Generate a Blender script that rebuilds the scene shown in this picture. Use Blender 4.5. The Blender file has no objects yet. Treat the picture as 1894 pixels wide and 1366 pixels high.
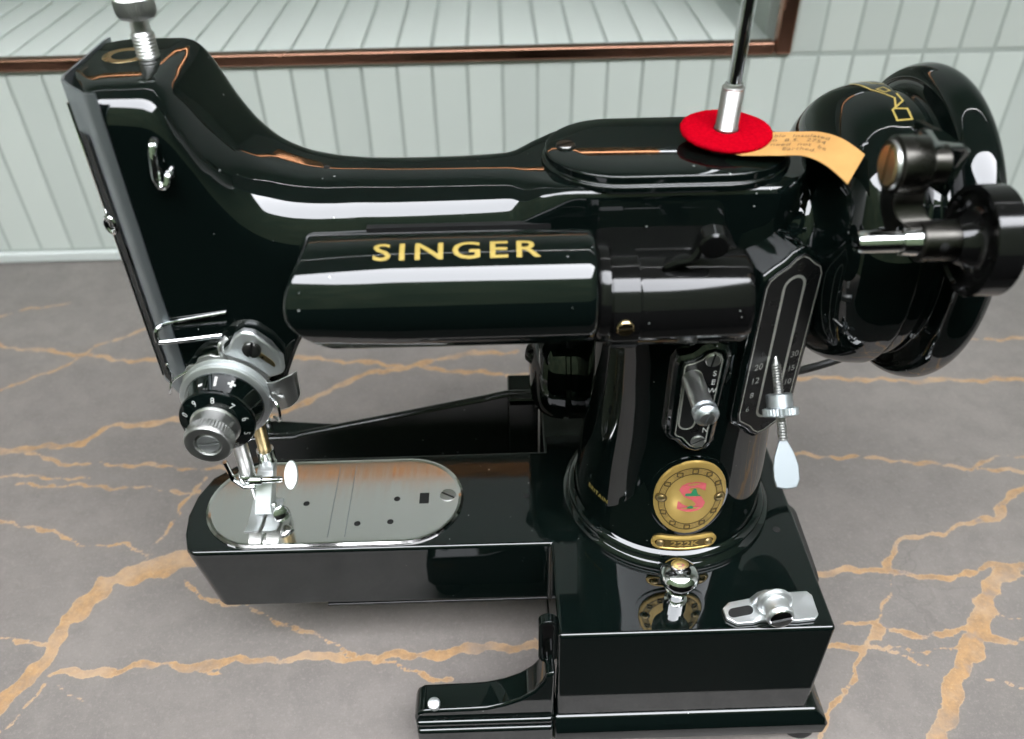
import bpy, bmesh, math, random
import numpy as np
from mathutils import Vector, Matrix
R = math.radians
pi = math.pi
CM = 0.01                      # everything below is written in centimetres
sc = bpy.context.scene
col = sc.collection
random.seed(7)

# ------------------------------------------------------------------ camera
def make_camera():
    p, y, r = R(38.4), R(0.8), R(1.08)
    fw = Vector((math.sin(y)*math.cos(p), math.cos(y)*math.cos(p), -math.sin(p)))
    rt = fw.cross(Vector((0, 0, 1))).normalized(); up = rt.cross(fw)
    rt2 = rt*math.cos(r) - up*math.sin(r)
    up2 = up*math.cos(r) + rt*math.sin(r)
    cd = bpy.data.cameras.new('camera'); co = bpy.data.objects.new('camera', cd); col.objects.link(co)
    m = Matrix((rt2, up2, -fw)).transposed().to_4x4(); m.translation = Vector((0, 0, 34*CM))
    co.matrix_world = m
    cd.sensor_width = 36; cd.lens = 29.46; cd.clip_start = 0.01; cd.clip_end = 300
    cd.dof.use_dof = True; cd.dof.focus_distance = 0.315; cd.dof.aperture_fstop = 11
    sc.camera = co
make_camera()

# ------------------------------------------------------------------ sky, sun, exposure
SUN_EL, SUN_AZ = 50, 20        # thin overcast; the sun stands behind the house, so the veranda is in its shade
w = bpy.data.worlds.new('World'); sc.world = w; w.use_nodes = True
nt = w.node_tree; nt.nodes.clear()
sky = nt.nodes.new('ShaderNodeTexSky'); sky.sky_type = 'NISHITA'; sky.sun_disc = False
sky.sun_elevation = R(SUN_EL); sky.sun_rotation = R(SUN_AZ); sky.air_density = 1.0; sky.dust_density = 3.0; sky.ozone_density = 1.0
bg = nt.nodes.new('ShaderNodeBackground'); bg.inputs['Strength'].default_value = 0.15
out = nt.nodes.new('ShaderNodeOutputWorld')
hs = nt.nodes.new('ShaderNodeHueSaturation'); hs.inputs['Saturation'].default_value = .13   # cloud veil greys the blue
nt.links.new(sky.outputs[0], hs.inputs['Color']); nt.links.new(hs.outputs[0], bg.inputs[0]); nt.links.new(bg.outputs[0], out.inputs[0])
sl = bpy.data.lights.new('sun', 'SUN'); sl.energy = 1.0; sl.angle = R(12); sl.color = (1, .95, .88)
so = bpy.data.objects.new('sun', sl); col.objects.link(so)
az = R(SUN_AZ); sd = Vector((math.sin(az)*math.cos(R(SUN_EL)), math.cos(az)*math.cos(R(SUN_EL)), math.sin(R(SUN_EL))))
so.rotation_euler = sd.to_track_quat('Z', 'Y').to_euler(); so.location = (0, 0, 5)
sc.view_settings.view_transform = 'Standard'; sc.view_settings.look = 'None'
sc.view_settings.exposure = 5.5; sc.view_settings.gamma = 1
sc.render.engine = 'CYCLES'
sc.cycles.use_denoising = True
sc.cycles.max_bounces = 10; sc.cycles.glossy_bounces = 6; sc.cycles.diffuse_bounces = 5
sc.cycles.sample_clamp_indirect = 12
sc.cycles.caustics_reflective = True
sc.cycles.blur_glossy = 0.5

# ------------------------------------------------------------------ materials
def mat(name, base, rough=.4, metal=0., spec=.5, bump=None, tint=None, rvar=None, coat=0, aniso=0, ior=1.5, sheen=0):
    m = bpy.data.materials.new(name); m.use_nodes = True
    t = m.node_tree; b = t.nodes['Principled BSDF']
    b.inputs['Base Color'].default_value = (*base, 1); b.inputs['Roughness'].default_value = rough
    b.inputs['Metallic'].default_value = metal; b.inputs['IOR'].default_value = ior
    b.inputs['Specular IOR Level'].default_value = spec
    b.inputs['Coat Weight'].default_value = coat
    if sheen: b.inputs['Sheen Weight'].default_value = sheen; b.inputs['Sheen Roughness'].default_value = .5
    tc = t.nodes.new('ShaderNodeTexCoord')
    def noise(scale, det=3, stretch=None):
        n = t.nodes.new('ShaderNodeTexNoise'); n.inputs['Scale'].default_value = scale; n.inputs['Detail'].default_value = det
        src = tc.outputs['Object']
        if stretch:
            mp = t.nodes.new('ShaderNodeMapping'); mp.inputs['Scale'].default_value = stretch
            t.links.new(src, mp.inputs[0]); src = mp.outputs[0]
        t.links.new(src, n.inputs['Vector']); return n
    if bump:
        for_scale, strength = bump[0], bump[1]
        n = noise(for_scale, 2, bump[2] if len(bump) > 2 else None)
        bp = t.nodes.new('ShaderNodeBump'); bp.inputs['Strength'].default_value = strength; bp.inputs['Distance'].default_value = .001
        t.links.new(n.outputs['Fac'], bp.inputs['Height']); t.links.new(bp.outputs[0], b.inputs['Normal'])
    if rvar:
        n = noise(rvar[0], 4, rvar[3] if len(rvar) > 3 else None)
        mr = t.nodes.new('ShaderNodeMapRange'); mr.inputs['From Min'].default_value = .3; mr.inputs['From Max'].default_value = .7
        mr.inputs['To Min'].default_value = rvar[1]; mr.inputs['To Max'].default_value = rvar[2]
        t.links.new(n.outputs['Fac'], mr.inputs[0]); t.links.new(mr.outputs[0], b.inputs['Roughness'])
    if tint:
        n = noise(tint[0], 5, tint[2] if len(tint) > 2 else None)
        mx = t.nodes.new('ShaderNodeMix'); mx.data_type = 'RGBA'
        mx.inputs[6].default_value = (*base, 1); mx.inputs[7].default_value = (*tint[1], 1)
        rp = t.nodes.new('ShaderNodeMapRange'); rp.inputs['From Min'].default_value = .35; rp.inputs['From Max'].default_value = .65
        t.links.new(n.outputs['Fac'], rp.inputs[0]); t.links.new(rp.outputs[0], mx.inputs[0])
        t.links.new(mx.outputs[2], b.inputs['Base Color'])
    return m

def enamel_mat(name, base, rough, dust=True, ior=1.5):
    """stoved black enamel: mirror gloss, faint orange peel, hairline wipe marks and specks of dust"""
    m = mat(name, base, rough, bump=(60, .012), ior=ior)
    t = m.node_tree; b = t.nodes['Principled BSDF']
    tc = next(n for n in t.nodes if n.type == 'TEX_COORD')
    if dust:
        v = t.nodes.new('ShaderNodeTexVoronoi'); v.inputs['Scale'].default_value = 230
        t.links.new(tc.outputs['Object'], v.inputs['Vector'])
        sep = t.nodes.new('ShaderNodeSeparateColor'); t.links.new(v.outputs['Color'], sep.inputs[0])
        gt = t.nodes.new('ShaderNodeMath'); gt.operation = 'GREATER_THAN'; gt.inputs[1].default_value = .62
        t.links.new(sep.outputs[0], gt.inputs[0])
        sz = t.nodes.new('ShaderNodeMath'); sz.operation = 'MULTIPLY'; sz.inputs[1].default_value = .085
        t.links.new(sep.outputs[1], sz.inputs[0])
        lt = t.nodes.new('ShaderNodeMath'); lt.operation = 'LESS_THAN'
        t.links.new(v.outputs['Distance'], lt.inputs[0]); t.links.new(sz.outputs[0], lt.inputs[1])
        mu = t.nodes.new('ShaderNodeMath'); mu.operation = 'MULTIPLY'
        t.links.new(gt.outputs[0], mu.inputs[0]); t.links.new(lt.outputs[0], mu.inputs[1])
        mx = t.nodes.new('ShaderNodeMix'); mx.data_type = 'RGBA'
        mx.inputs[6].default_value = (*base, 1); mx.inputs[7].default_value = (.22, .225, .22, 1)
        t.links.new(mu.outputs[0], mx.inputs[0]); t.links.new(mx.outputs[2], b.inputs['Base Color'])
    # film of wax and finger wipes: roughness wanders a little
    n = t.nodes.new('ShaderNodeTexNoise'); n.inputs['Scale'].default_value = 22; n.inputs['Detail'].default_value = 5
    t.links.new(tc.outputs['Object'], n.inputs['Vector'])
    mr = t.nodes.new('ShaderNodeMapRange'); mr.inputs['From Min'].default_value = .35; mr.inputs['From Max'].default_value = .75
    mr.inputs['To Min'].default_value = rough; mr.inputs['To Max'].default_value = rough+.03
    t.links.new(n.outputs['Fac'], mr.inputs[0])
    # hairline wipe marks
    mp = t.nodes.new('ShaderNodeMapping'); mp.inputs['Scale'].default_value = (620, 60, 9); mp.inputs['Rotation'].default_value = (0, .25, .1)
    t.links.new(tc.outputs['Object'], mp.inputs[0])
    n2 = t.nodes.new('ShaderNodeTexNoise'); n2.inputs['Scale'].default_value = 1.; n2.inputs['Detail'].default_value = 2
    t.links.new(mp.outputs[0], n2.inputs['Vector'])
    m2 = t.nodes.new('ShaderNodeMapRange'); m2.inputs['From Min'].default_value = .66; m2.inputs['From Max'].default_value = .80
    m2.inputs['To Min'].default_value = 0; m2.inputs['To Max'].default_value = .14
    t.links.new(n2.outputs['Fac'], m2.inputs[0])
    ad = t.nodes.new('ShaderNodeMath'); ad.operation = 'ADD'
    t.links.new(mr.outputs[0], ad.inputs[0]); t.links.new(m2.outputs[0], ad.inputs[1]); t.links.new(ad.outputs[0], b.inputs['Roughness'])
    return m

M = {}
M['enamel'] = enamel_mat('black_enamel', (.0020, .0040, .0035), .022, ior=1.6)
M['satin'] = enamel_mat('satin_black', (.004, .004, .004), .10, ior=1.46)
M['black'] = mat('matt_black', (.004, .004, .004), .6)
M['rubber'] = mat('black_rubber', (.012, .012, .012), .55, bump=(200, .2))
M['chrome'] = mat('chrome', (.72, .73, .73), .09, 1, rvar=(60, .05, .16))
M['nickel'] = mat('satin_nickel', (.60, .60, .58), .36, 1, rvar=(90, .30, .44))
M['pewter'] = mat('dull_plate', (.34, .37, .39), .5, 1)
M['bright'] = mat('matt_chrome', (.74, .76, .76), .46, 1, rvar=(120, .4, .52))
M['steel'] = mat('brushed_steel', (.78, .77, .75), .12, 1, rvar=(60, .06, .13, (9, .35, 1)), bump=(120, .002, (6, .3, 1)))
M['gunmetal'] = mat('gunmetal', (.065, .062, .056), .26, 1, rvar=(70, .24, .4))
M['screw'] = mat('blued_steel', (.10, .10, .095), .3, 1)
M['brass'] = mat('worn_brass', (.55, .42, .22), .3, 1, rvar=(80, .2, .45))
M['gold'] = mat('gilt_badge', (.52, .35, .10), .42, .55, rvar=(120, .3, .5))
M['gold_dark'] = mat('badge_recess', (.10, .065, .018), .5, .3)
M['gold_shade'] = mat('badge_pattern', (.34, .235, .085), .5, .3)
M['decal'] = mat('gold_transfer', (.40, .295, .075), .38, .15)
M['badge_red'] = mat('badge_red', (.55, .10, .11), .4)
M['badge_green'] = mat('badge_green', (.015, .20, .08), .4)
M['plate'] = mat('anodised_plate', (.007, .007, .007), .3, 0, rvar=(140, .24, .36))
M['etch'] = mat('etched_line', (.52, .52, .47), .35, .6)
M['white'] = mat('white_filled', (.46, .46, .44), .5)
M['grey_fill'] = mat('grey_filled', (.30, .30, .28), .5)
M['felt'] = mat('red_felt', (.46, .0015, .010), 1., bump=(2600, .6), tint=(1100, (.33, .001, .007)), spec=0)
M['paper'] = mat('buff_paper', (.52, .275, .085), .75, tint=(120, (.46, .24, .07)))
M['ink'] = mat('grey_ink', (.10, .07, .03), .8)
M['bronze'] = mat('bronze_trim', (.40, .21, .145), .2, 1, rvar=(30, .14, .3))
M['zinc'] = mat('bright_zinc', (.50, .53, .55), .42, 1)
M['copper'] = mat('trim_brightened', (.92, .42, .20), .16, 1, rvar=(30, .1, .25))  # same trim as the bronze strips, brightened for its orange reflection
M['grout'] = mat('grey_grout', (.38, .415, .385), .8, bump=(300, .4))
M['caulk'] = mat('white_sealant', (.52, .55, .53), .5)
M['render_grey'] = mat('painted_boards', (.46, .46, .445), .7)
M['lawn'] = mat('lawn', (.018, .034, .010), .9, spec=0, tint=(3, (.03, .042, .014)))
M['bank'] = mat('dark_bank', (.006, .009, .006), .9, spec=0, tint=(1.5, (.011, .014, .009)))
M['blocker'] = mat('blocker_black', (.006, .006, .006), .8, spec=0)
M['wall_white'] = mat('pale_wall', (.43, .455, .435), .5)
M['patio'] = mat('patio_slabs', (.022, .022, .021), .8, spec=0, tint=(4, (.03, .028, .026)))

def tile_mat():
    m = mat('glazed_tile', (.60, .66, .63), .12, bump=(16, .05))
    t = m.node_tree; b = t.nodes['Principled BSDF']
    oi = t.nodes.new('ShaderNodeObjectInfo')
    mx = t.nodes.new('ShaderNodeMix'); mx.data_type = 'RGBA'
    mx.inputs[6].default_value = (.53, .57, .535, 1); mx.inputs[7].default_value = (.60, .64, .60, 1)
    t.links.new(oi.outputs['Random'], mx.inputs[0]); t.links.new(mx.outputs[2], b.inputs['Base Color'])
    return m
M['tile'] = tile_mat()
M['sill'] = mat('sill_tile_lightened', (.70, .74, .70), .15)  # wall tile tone lightened to stand for light in the niche

def worktop_mat():
    m = bpy.data.materials.new('veined_stone'); m.use_nodes = True
    t = m.node_tree; b = t.nodes['Principled BSDF']; L = t.links.new
    tc = t.nodes.new('ShaderNodeTexCoord')
    def noise(scale, det, rough=.55):
        n = t.nodes.new('ShaderNodeTexNoise'); n.inputs['Scale'].default_value = scale; n.inputs['Detail'].default_value = det
        n.inputs['Roughness'].default_value = rough; L(tc.outputs['Object'], n.inputs['Vector']); return n
    def math_(op, a, bb):
        n = t.nodes.new('ShaderNodeMath'); n.operation = op
        for i, v in enumerate((a, bb)):
            if isinstance(v, (int, float)): n.inputs[i].default_value = v
            else: L(v, n.inputs[i])
        return n.outputs[0]
    def rng(src, a, bb, c=0., d=1.):
        n = t.nodes.new('ShaderNodeMapRange'); n.inputs['From Min'].default_value = a; n.inputs['From Max'].default_value = bb
        n.inputs['To Min'].default_value = c; n.inputs['To Max'].default_value = d; L(src, n.inputs[0]); return n.outputs[0]
    def mix(f, a, bb):
        n = t.nodes.new('ShaderNodeMix'); n.data_type = 'RGBA'
        for i, v in ((6, a), (7, bb)):
            if isinstance(v, tuple): n.inputs[i].default_value = (*v, 1)
            else: L(v, n.inputs[i])
        L(f, n.inputs[0]); return n.outputs[2]
    big = noise(9, 6, .6); mid = noise(60, 5, .65); fine = noise(420, 4, .7)
    stone = mix(rng(big.outputs['Fac'], .38, .64), (.176, .158, .144), (.137, .124, .114))
    stone = mix(rng(mid.outputs['Fac'], .42, .70, 0, .55), stone, (.115, .103, .095))
    stone = mix(rng(fine.outputs['Fac'], .52, .74, 0, .55), stone, (.23, .205, .185))
    grit = noise(1100, 3, .8)
    stone = mix(rng(grit.outputs['Fac'], .56, .72, 0, .5), stone, (.27, .245, .22))
    stone = mix(rng(noise(700, 4, .8).outputs['Fac'], .58, .74, 0, .6), stone, (.075, .068, .062))
    crack = t.nodes.new('ShaderNodeTexVoronoi'); crack.feature = 'DISTANCE_TO_EDGE'; crack.inputs['Scale'].default_value = 14
    wp = t.nodes.new('ShaderNodeVectorMath'); wp.operation = 'ADD'
    ws = t.nodes.new('ShaderNodeVectorMath'); ws.operation = 'SCALE'; ws.inputs['Scale'].default_value = .06
    L(noise(22, 4, .6).outputs['Color'], ws.inputs[0]); L(tc.outputs['Object'], wp.inputs[0]); L(ws.outputs[0], wp.inputs[1]); L(wp.outputs[0], crack.inputs['Vector'])
    hair = math_('MULTIPLY', rng(crack.outputs['Distance'], .012, .003), rng(noise(17, 3).outputs['Fac'], .52, .62, 0, .28))
    stone = mix(hair, stone, (.085, .075, .068))
    at = t.nodes.new('ShaderNodeAttribute'); at.attribute_name = 'vein'
    edge = noise(150, 4, .6)
    d = math_('ADD', at.outputs['Fac'], rng(edge.outputs['Fac'], .3, .7, -.10, .10))
    inside = rng(d, .022, -.03)
    patch = noise(26, 4, .7)
    inside = math_('MULTIPLY', inside, rng(patch.outputs['Fac'], .32, .46, .35, 1.))
    gr = noise(190, 5, .7)
    vein = mix(rng(gr.outputs['Fac'], .36, .66), (.36, .215, .10), (.22, .14, .08))
    vein = mix(rng(noise(640, 4, .8).outputs['Fac'], .55, .70, 0, .6), vein, (.43, .31, .19))
    vein = mix(rng(noise(33, 3).outputs['Fac'], .45, .62, 0, .45), vein, (.36, .28, .21))
    vein = mix(rng(noise(75, 3).outputs['Fac'], .60, .72), vein, (.20, .165, .145))
    rim = math_('MULTIPLY', rng(math_('ABSOLUTE', d, 0), .05, .01, 0, .45), 1.)
    c = mix(inside, stone, vein)
    c = mix(math_('MULTIPLY', rim, inside), c, (.50, .35, .21))
    L(c, b.inputs['Base Color'])
    L(rng(mid.outputs['Fac'], .3, .7, .36, .5), b.inputs['Roughness'])
    bp = t.nodes.new('ShaderNodeBump'); bp.inputs['Strength'].default_value = .12; bp.inputs['Distance'].default_value = .001
    L(fine.outputs['Fac'], bp.inputs['Height']); L(bp.outputs[0], b.inputs['Normal'])
    return m
M['stone'] = worktop_mat()

# ------------------------------------------------------------------ mesh helpers
V = Vector
def frame(d, up=(0, 0, 1)):
    d = V(d).normalized(); u = V(up)
    if abs(d.dot(u)) > .98: u = V((0, 1, 0))
    a = u.cross(d).normalized(); b = d.cross(a)
    return a, b, d

class MB:
    def __init__(s): s.bm = bmesh.new()
    def verts(s, pts): return [s.bm.verts.new(V(p)) for p in pts]
    def face(s, vs):
        try: return s.bm.faces.new(vs)
        except ValueError: return None
    def bridge(s, a, b, closed=True):
        n = len(a)
        for i in range(n if closed else n-1):
            j = (i+1) % n
            s.face((a[i], a[j], b[j], b[i]))
    def loft(s, secs, caps=(True, True)):
        L = [s.verts(q) for q in secs]
        for a, b in zip(L, L[1:]): s.bridge(a, b)
        if caps[0]: s.face(L[0][::-1])
        if caps[1]: s.face(L[-1])
        return s
    def box(s, x0, x1, y0, y1, z0, z1):
        return s.loft([[(x0, y0, z0), (x1, y0, z0), (x1, y1, z0), (x0, y1, z0)], [(x0, y0, z1), (x1, y0, z1), (x1, y1, z1), (x0, y1, z1)]])
    def obox(s, c, a, b, d, ha, hb, hd):
        c, a, b, d = V(c), V(a), V(b), V(d); q = []
        for t in (-hd, hd): q.append([c+a*(i*ha)+b*(j*hb)+d*t for i, j in ((-1, -1), (1, -1), (1, 1), (-1, 1))])
        return s.loft(q)
    def lathe(s, o, d, prof, n=32, knurl=None, up=(0, 0, 1), sx=1., caps=(True, True)):
        """prof: list of (t along axis, radius[, knurl depth])"""
        a, b, d = frame(d, up); o = V(o); L = []
        for p in prof:
            t, r = p[0], p[1]; k = p[2] if len(p) > 2 else 0
            L.append([o+d*t+(a*math.cos(2*pi*i/n)*sx+b*math.sin(2*pi*i/n))*(r-(k if i % 2 else 0)) for i in range(n)])
        return s.loft(L, caps)
    def tube(s, pts, r, n=10, flat=1., up=(0, 0, 1)):
        pts = [V(p) for p in pts]; L = []
        ref = None
        for i, p in enumerate(pts):
            d = (pts[min(i+1, len(pts)-1)]-pts[max(i-1, 0)]).normalized()
            if ref is None: a, b, _ = frame(d, up)
            else:
                a = (ref-d*ref.dot(d)).normalized(); b = d.cross(a)
            ref = a
            rr = r[i] if isinstance(r, (list, tuple)) else r
            L.append([p+(a*math.cos(2*pi*k/n)*flat+b*math.sin(2*pi*k/n))*rr for k in range(n)])
        return s.loft(L)
    def prism(s, poly, f0, f1, inset=None):
        """poly of (u, v); f0, f1 map (u, v) to points for the two ends"""
        return s.loft([[f0(*p) for p in poly], [f1(*p) for p in poly]])
    def ring(s, outer, inner, f0, f1):
        A = s.verts([f0(*p) for p in outer]); B = s.verts([f1(*p) for p in outer])
        C = s.verts([f1(*p) for p in inner]); D = s.verts([f0(*p) for p in inner])
        s.bridge(A, B); s.bridge(B, C); s.bridge(C, D); s.bridge(D, A)
        return s
    def fix(s):
        bmesh.ops.recalc_face_normals(s.bm, faces=s.bm.faces); return s

ROOT = {}
def link(o, parent=None):
    col.objects.link(o)
    if parent: o.parent = parent
    return o
def origin_of(p):
    v = V((0, 0, 0))
    while p: v += p.location; p = p.parent
    return v
def put(name, mb, material, parent=None, bevel=0, seg=3, smooth=35, recalc=True, sub=0):
    """link the collected geometry (world centimetres) as ONE object under parent"""
    bm = mb.bm
    if recalc: bmesh.ops.recalc_face_normals(bm, faces=bm.faces)
    org = origin_of(parent)
    for v in bm.verts: v.co = v.co*CM - org
    me = bpy.data.meshes.new(name); bm.to_mesh(me); bm.free()
    me.materials.append(M[material] if isinstance(material, str) else material)
    for p in me.polygons: p.use_smooth = True
    me.set_sharp_from_angle(angle=R(smooth))
    o = bpy.data.objects.new(name, me); link(o, parent)
    if sub:
        sm = o.modifiers.new('subdiv', 'SUBSURF'); sm.levels = sub; sm.render_levels = sub
    if bevel:
        bv = o.modifiers.new('bevel', 'BEVEL'); bv.width = bevel*CM; bv.segments = seg
        bv.limit_method = 'ANGLE'; bv.angle_limit = R(32); bv.harden_normals = True; bv.use_clamp_overlap = True
    return o
def thing(name, label, cat, loc, group=None):
    o = bpy.data.objects.new(name, None); o.location = V(loc)*CM; o.empty_display_size = .02; link(o)
    o['label'] = label; o['category'] = cat
    if group: o['group'] = group
    return o
def struct(o): o['kind'] = 'structure'; return o

def pchip(xs, ys):
    xs = np.array(xs, float); ys = np.array(ys, float); h = np.diff(xs); dl = np.diff(ys)/h
    m = np.zeros(len(xs)); m[0], m[-1] = dl[0], dl[-1]
    for i in range(1, len(xs)-1):
        if dl[i-1]*dl[i] > 0:
            w1, w2 = 2*h[i]+h[i-1], h[i]+2*h[i-1]; m[i] = (w1+w2)/(w1/dl[i-1]+w2/dl[i])
    def f(x):
        i = int(np.clip(np.searchsorted(xs, x)-1, 0, len(h)-1)); t = (x-xs[i])/h[i]
        return float((2*t**3-3*t**2+1)*ys[i]+(t**3-2*t**2+t)*h[i]*m[i]+(-2*t**3+3*t**2)*ys[i+1]+(t**3-t**2)*h[i]*m[i+1])
    return f
def smooth_path(pts, k=6):
    """Catmull-Rom through the points"""
    P = [V(p) for p in pts]; out = []
    for i in range(len(P)-1):
        a, b, c, d = P[max(i-1, 0)], P[i], P[i+1], P[min(i+2, len(P)-1)]
        for j in range(k):
            t = j/k
            out.append(.5*((2*b)+(c-a)*t+(2*a-5*b+4*c-d)*t*t+(3*b-a-3*c+d)*t**3))
    out.append(P[-1]); return out
def stadium(cx, cy, hl, r, n=12, vertical=False):
    """racetrack outline: half length hl (ends included), radius r"""
    p = []
    for i in range(n+1): a = -pi/2+pi*i/n; p.append((cx+hl-r+r*math.cos(a), cy+r*math.sin(a)))
    for i in range(n+1): a = pi/2+pi*i/n; p.append((cx-hl+r+r*math.cos(a), cy+r*math.sin(a)))
    if vertical: p = [(cx-(v-cy), cy+(u-cx)) for u, v in p]
    return p
def offset_poly(p, d):
    """move a counter-clockwise outline inwards by d"""
    n = len(p); q = []
    for i in range(n):
        a, b, c = V(p[i-1]), V(p[i]), V(p[(i+1) % n])
        e1, e2 = (b-a).normalized(), (c-b).normalized()
        n1, n2 = V((-e1.y, e1.x)), V((-e2.y, e2.x)); m = (n1+n2)
        m = m/max(m.length_squared, .3)*2 if m.length > 1e-6 else n1
        q.append(tuple(b+m*d))
    return q
def text_polys(s, size=1., xs=1., spacing=1., fat=0., align='CENTER'):
    cu = bpy.data.curves.new('t', 'FONT'); cu.body = s; cu.size = size; cu.space_character = spacing; cu.offset = fat
    cu.align_x = align; cu.align_y = 'CENTER'; cu.resolution_u = 3
    o = bpy.data.objects.new('t', cu); col.objects.link(o)
    dg = bpy.context.evaluated_depsgraph_get(); me = o.evaluated_get(dg).to_mesh()
    vs = [(v.co.x*xs, v.co.y) for v in me.vertices]; fs = [tuple(p.vertices) for p in me.polygons]
    o.evaluated_get(dg).to_mesh_clear(); bpy.data.objects.remove(o); bpy.data.curves.remove(cu)
    return vs, fs
def lettering(name, s, f, material, parent, size, xs=1., spacing=1., fat=0., step=0, lift=0.004):
    """flat print: the letters laid on a surface through f(u, v)"""
    vs, fs = text_polys(s, size, xs, spacing, fat)
    bm = bmesh.new(); bv = [bm.verts.new((x, y, 0)) for x, y in vs]
    for q in fs:
        try: bm.faces.new([bv[i] for i in q])
        except ValueError: pass
    if step:
        lo, hi = min(v[1] for v in vs), max(v[1] for v in vs); y = lo+step
        while y < hi:
            bmesh.ops.bisect_plane(bm, geom=bm.verts[:]+bm.edges[:]+bm.faces[:], plane_co=(0, y, 0), plane_no=(0, 1, 0)); y += step
    for v in bm.verts: v.co = V(f(v.co.x, v.co.y))
    mb = MB(); mb.bm.free(); mb.bm = bm
    return put(name, mb, material, parent, recalc=False)
def slot_screw(name, c, d, r, h, parent, material='nickel', slot_dir=(1, 0, 0), dome=.25, slot=.16):
    """slotted screw: head with a real groove made of two halves"""
    a, b, d = frame(d); c = V(c)
    s = V(slot_dir); s = (s-d*s.dot(d)).normalized(); t = d.cross(s)
    mb = MB(); n = 14; g = slot*r
    for sg in (1, -1):
        L = []
        a0 = math.asin(slot)
        for (rr, hh) in ((1, 0), (1, .75), (.9, 1.)):
            q = []
            for i in range(n+1):
                an = a0+(pi-2*a0)*i/n
                q.append(c+(s*math.cos(an)*rr+t*sg*max(math.sin(an)*rr, slot))*r+d*(h*hh))
            L.append(q)
        mb.loft(L)
    mb.lathe(c, d, [(0, r*.97), (h*.45, r*.97)], n=24)
    k = len(mb.bm.faces); mb.obox(c+d*h*.5, s, t, d, r*.93, r*slot*.96, h*.06)  # black strip paints the shade on the groove floor
    for f in list(mb.bm.faces)[k:]: f.material_index = 1
    o = put(name, mb, material, parent); o.data.materials.append(M['black']); return o

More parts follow.
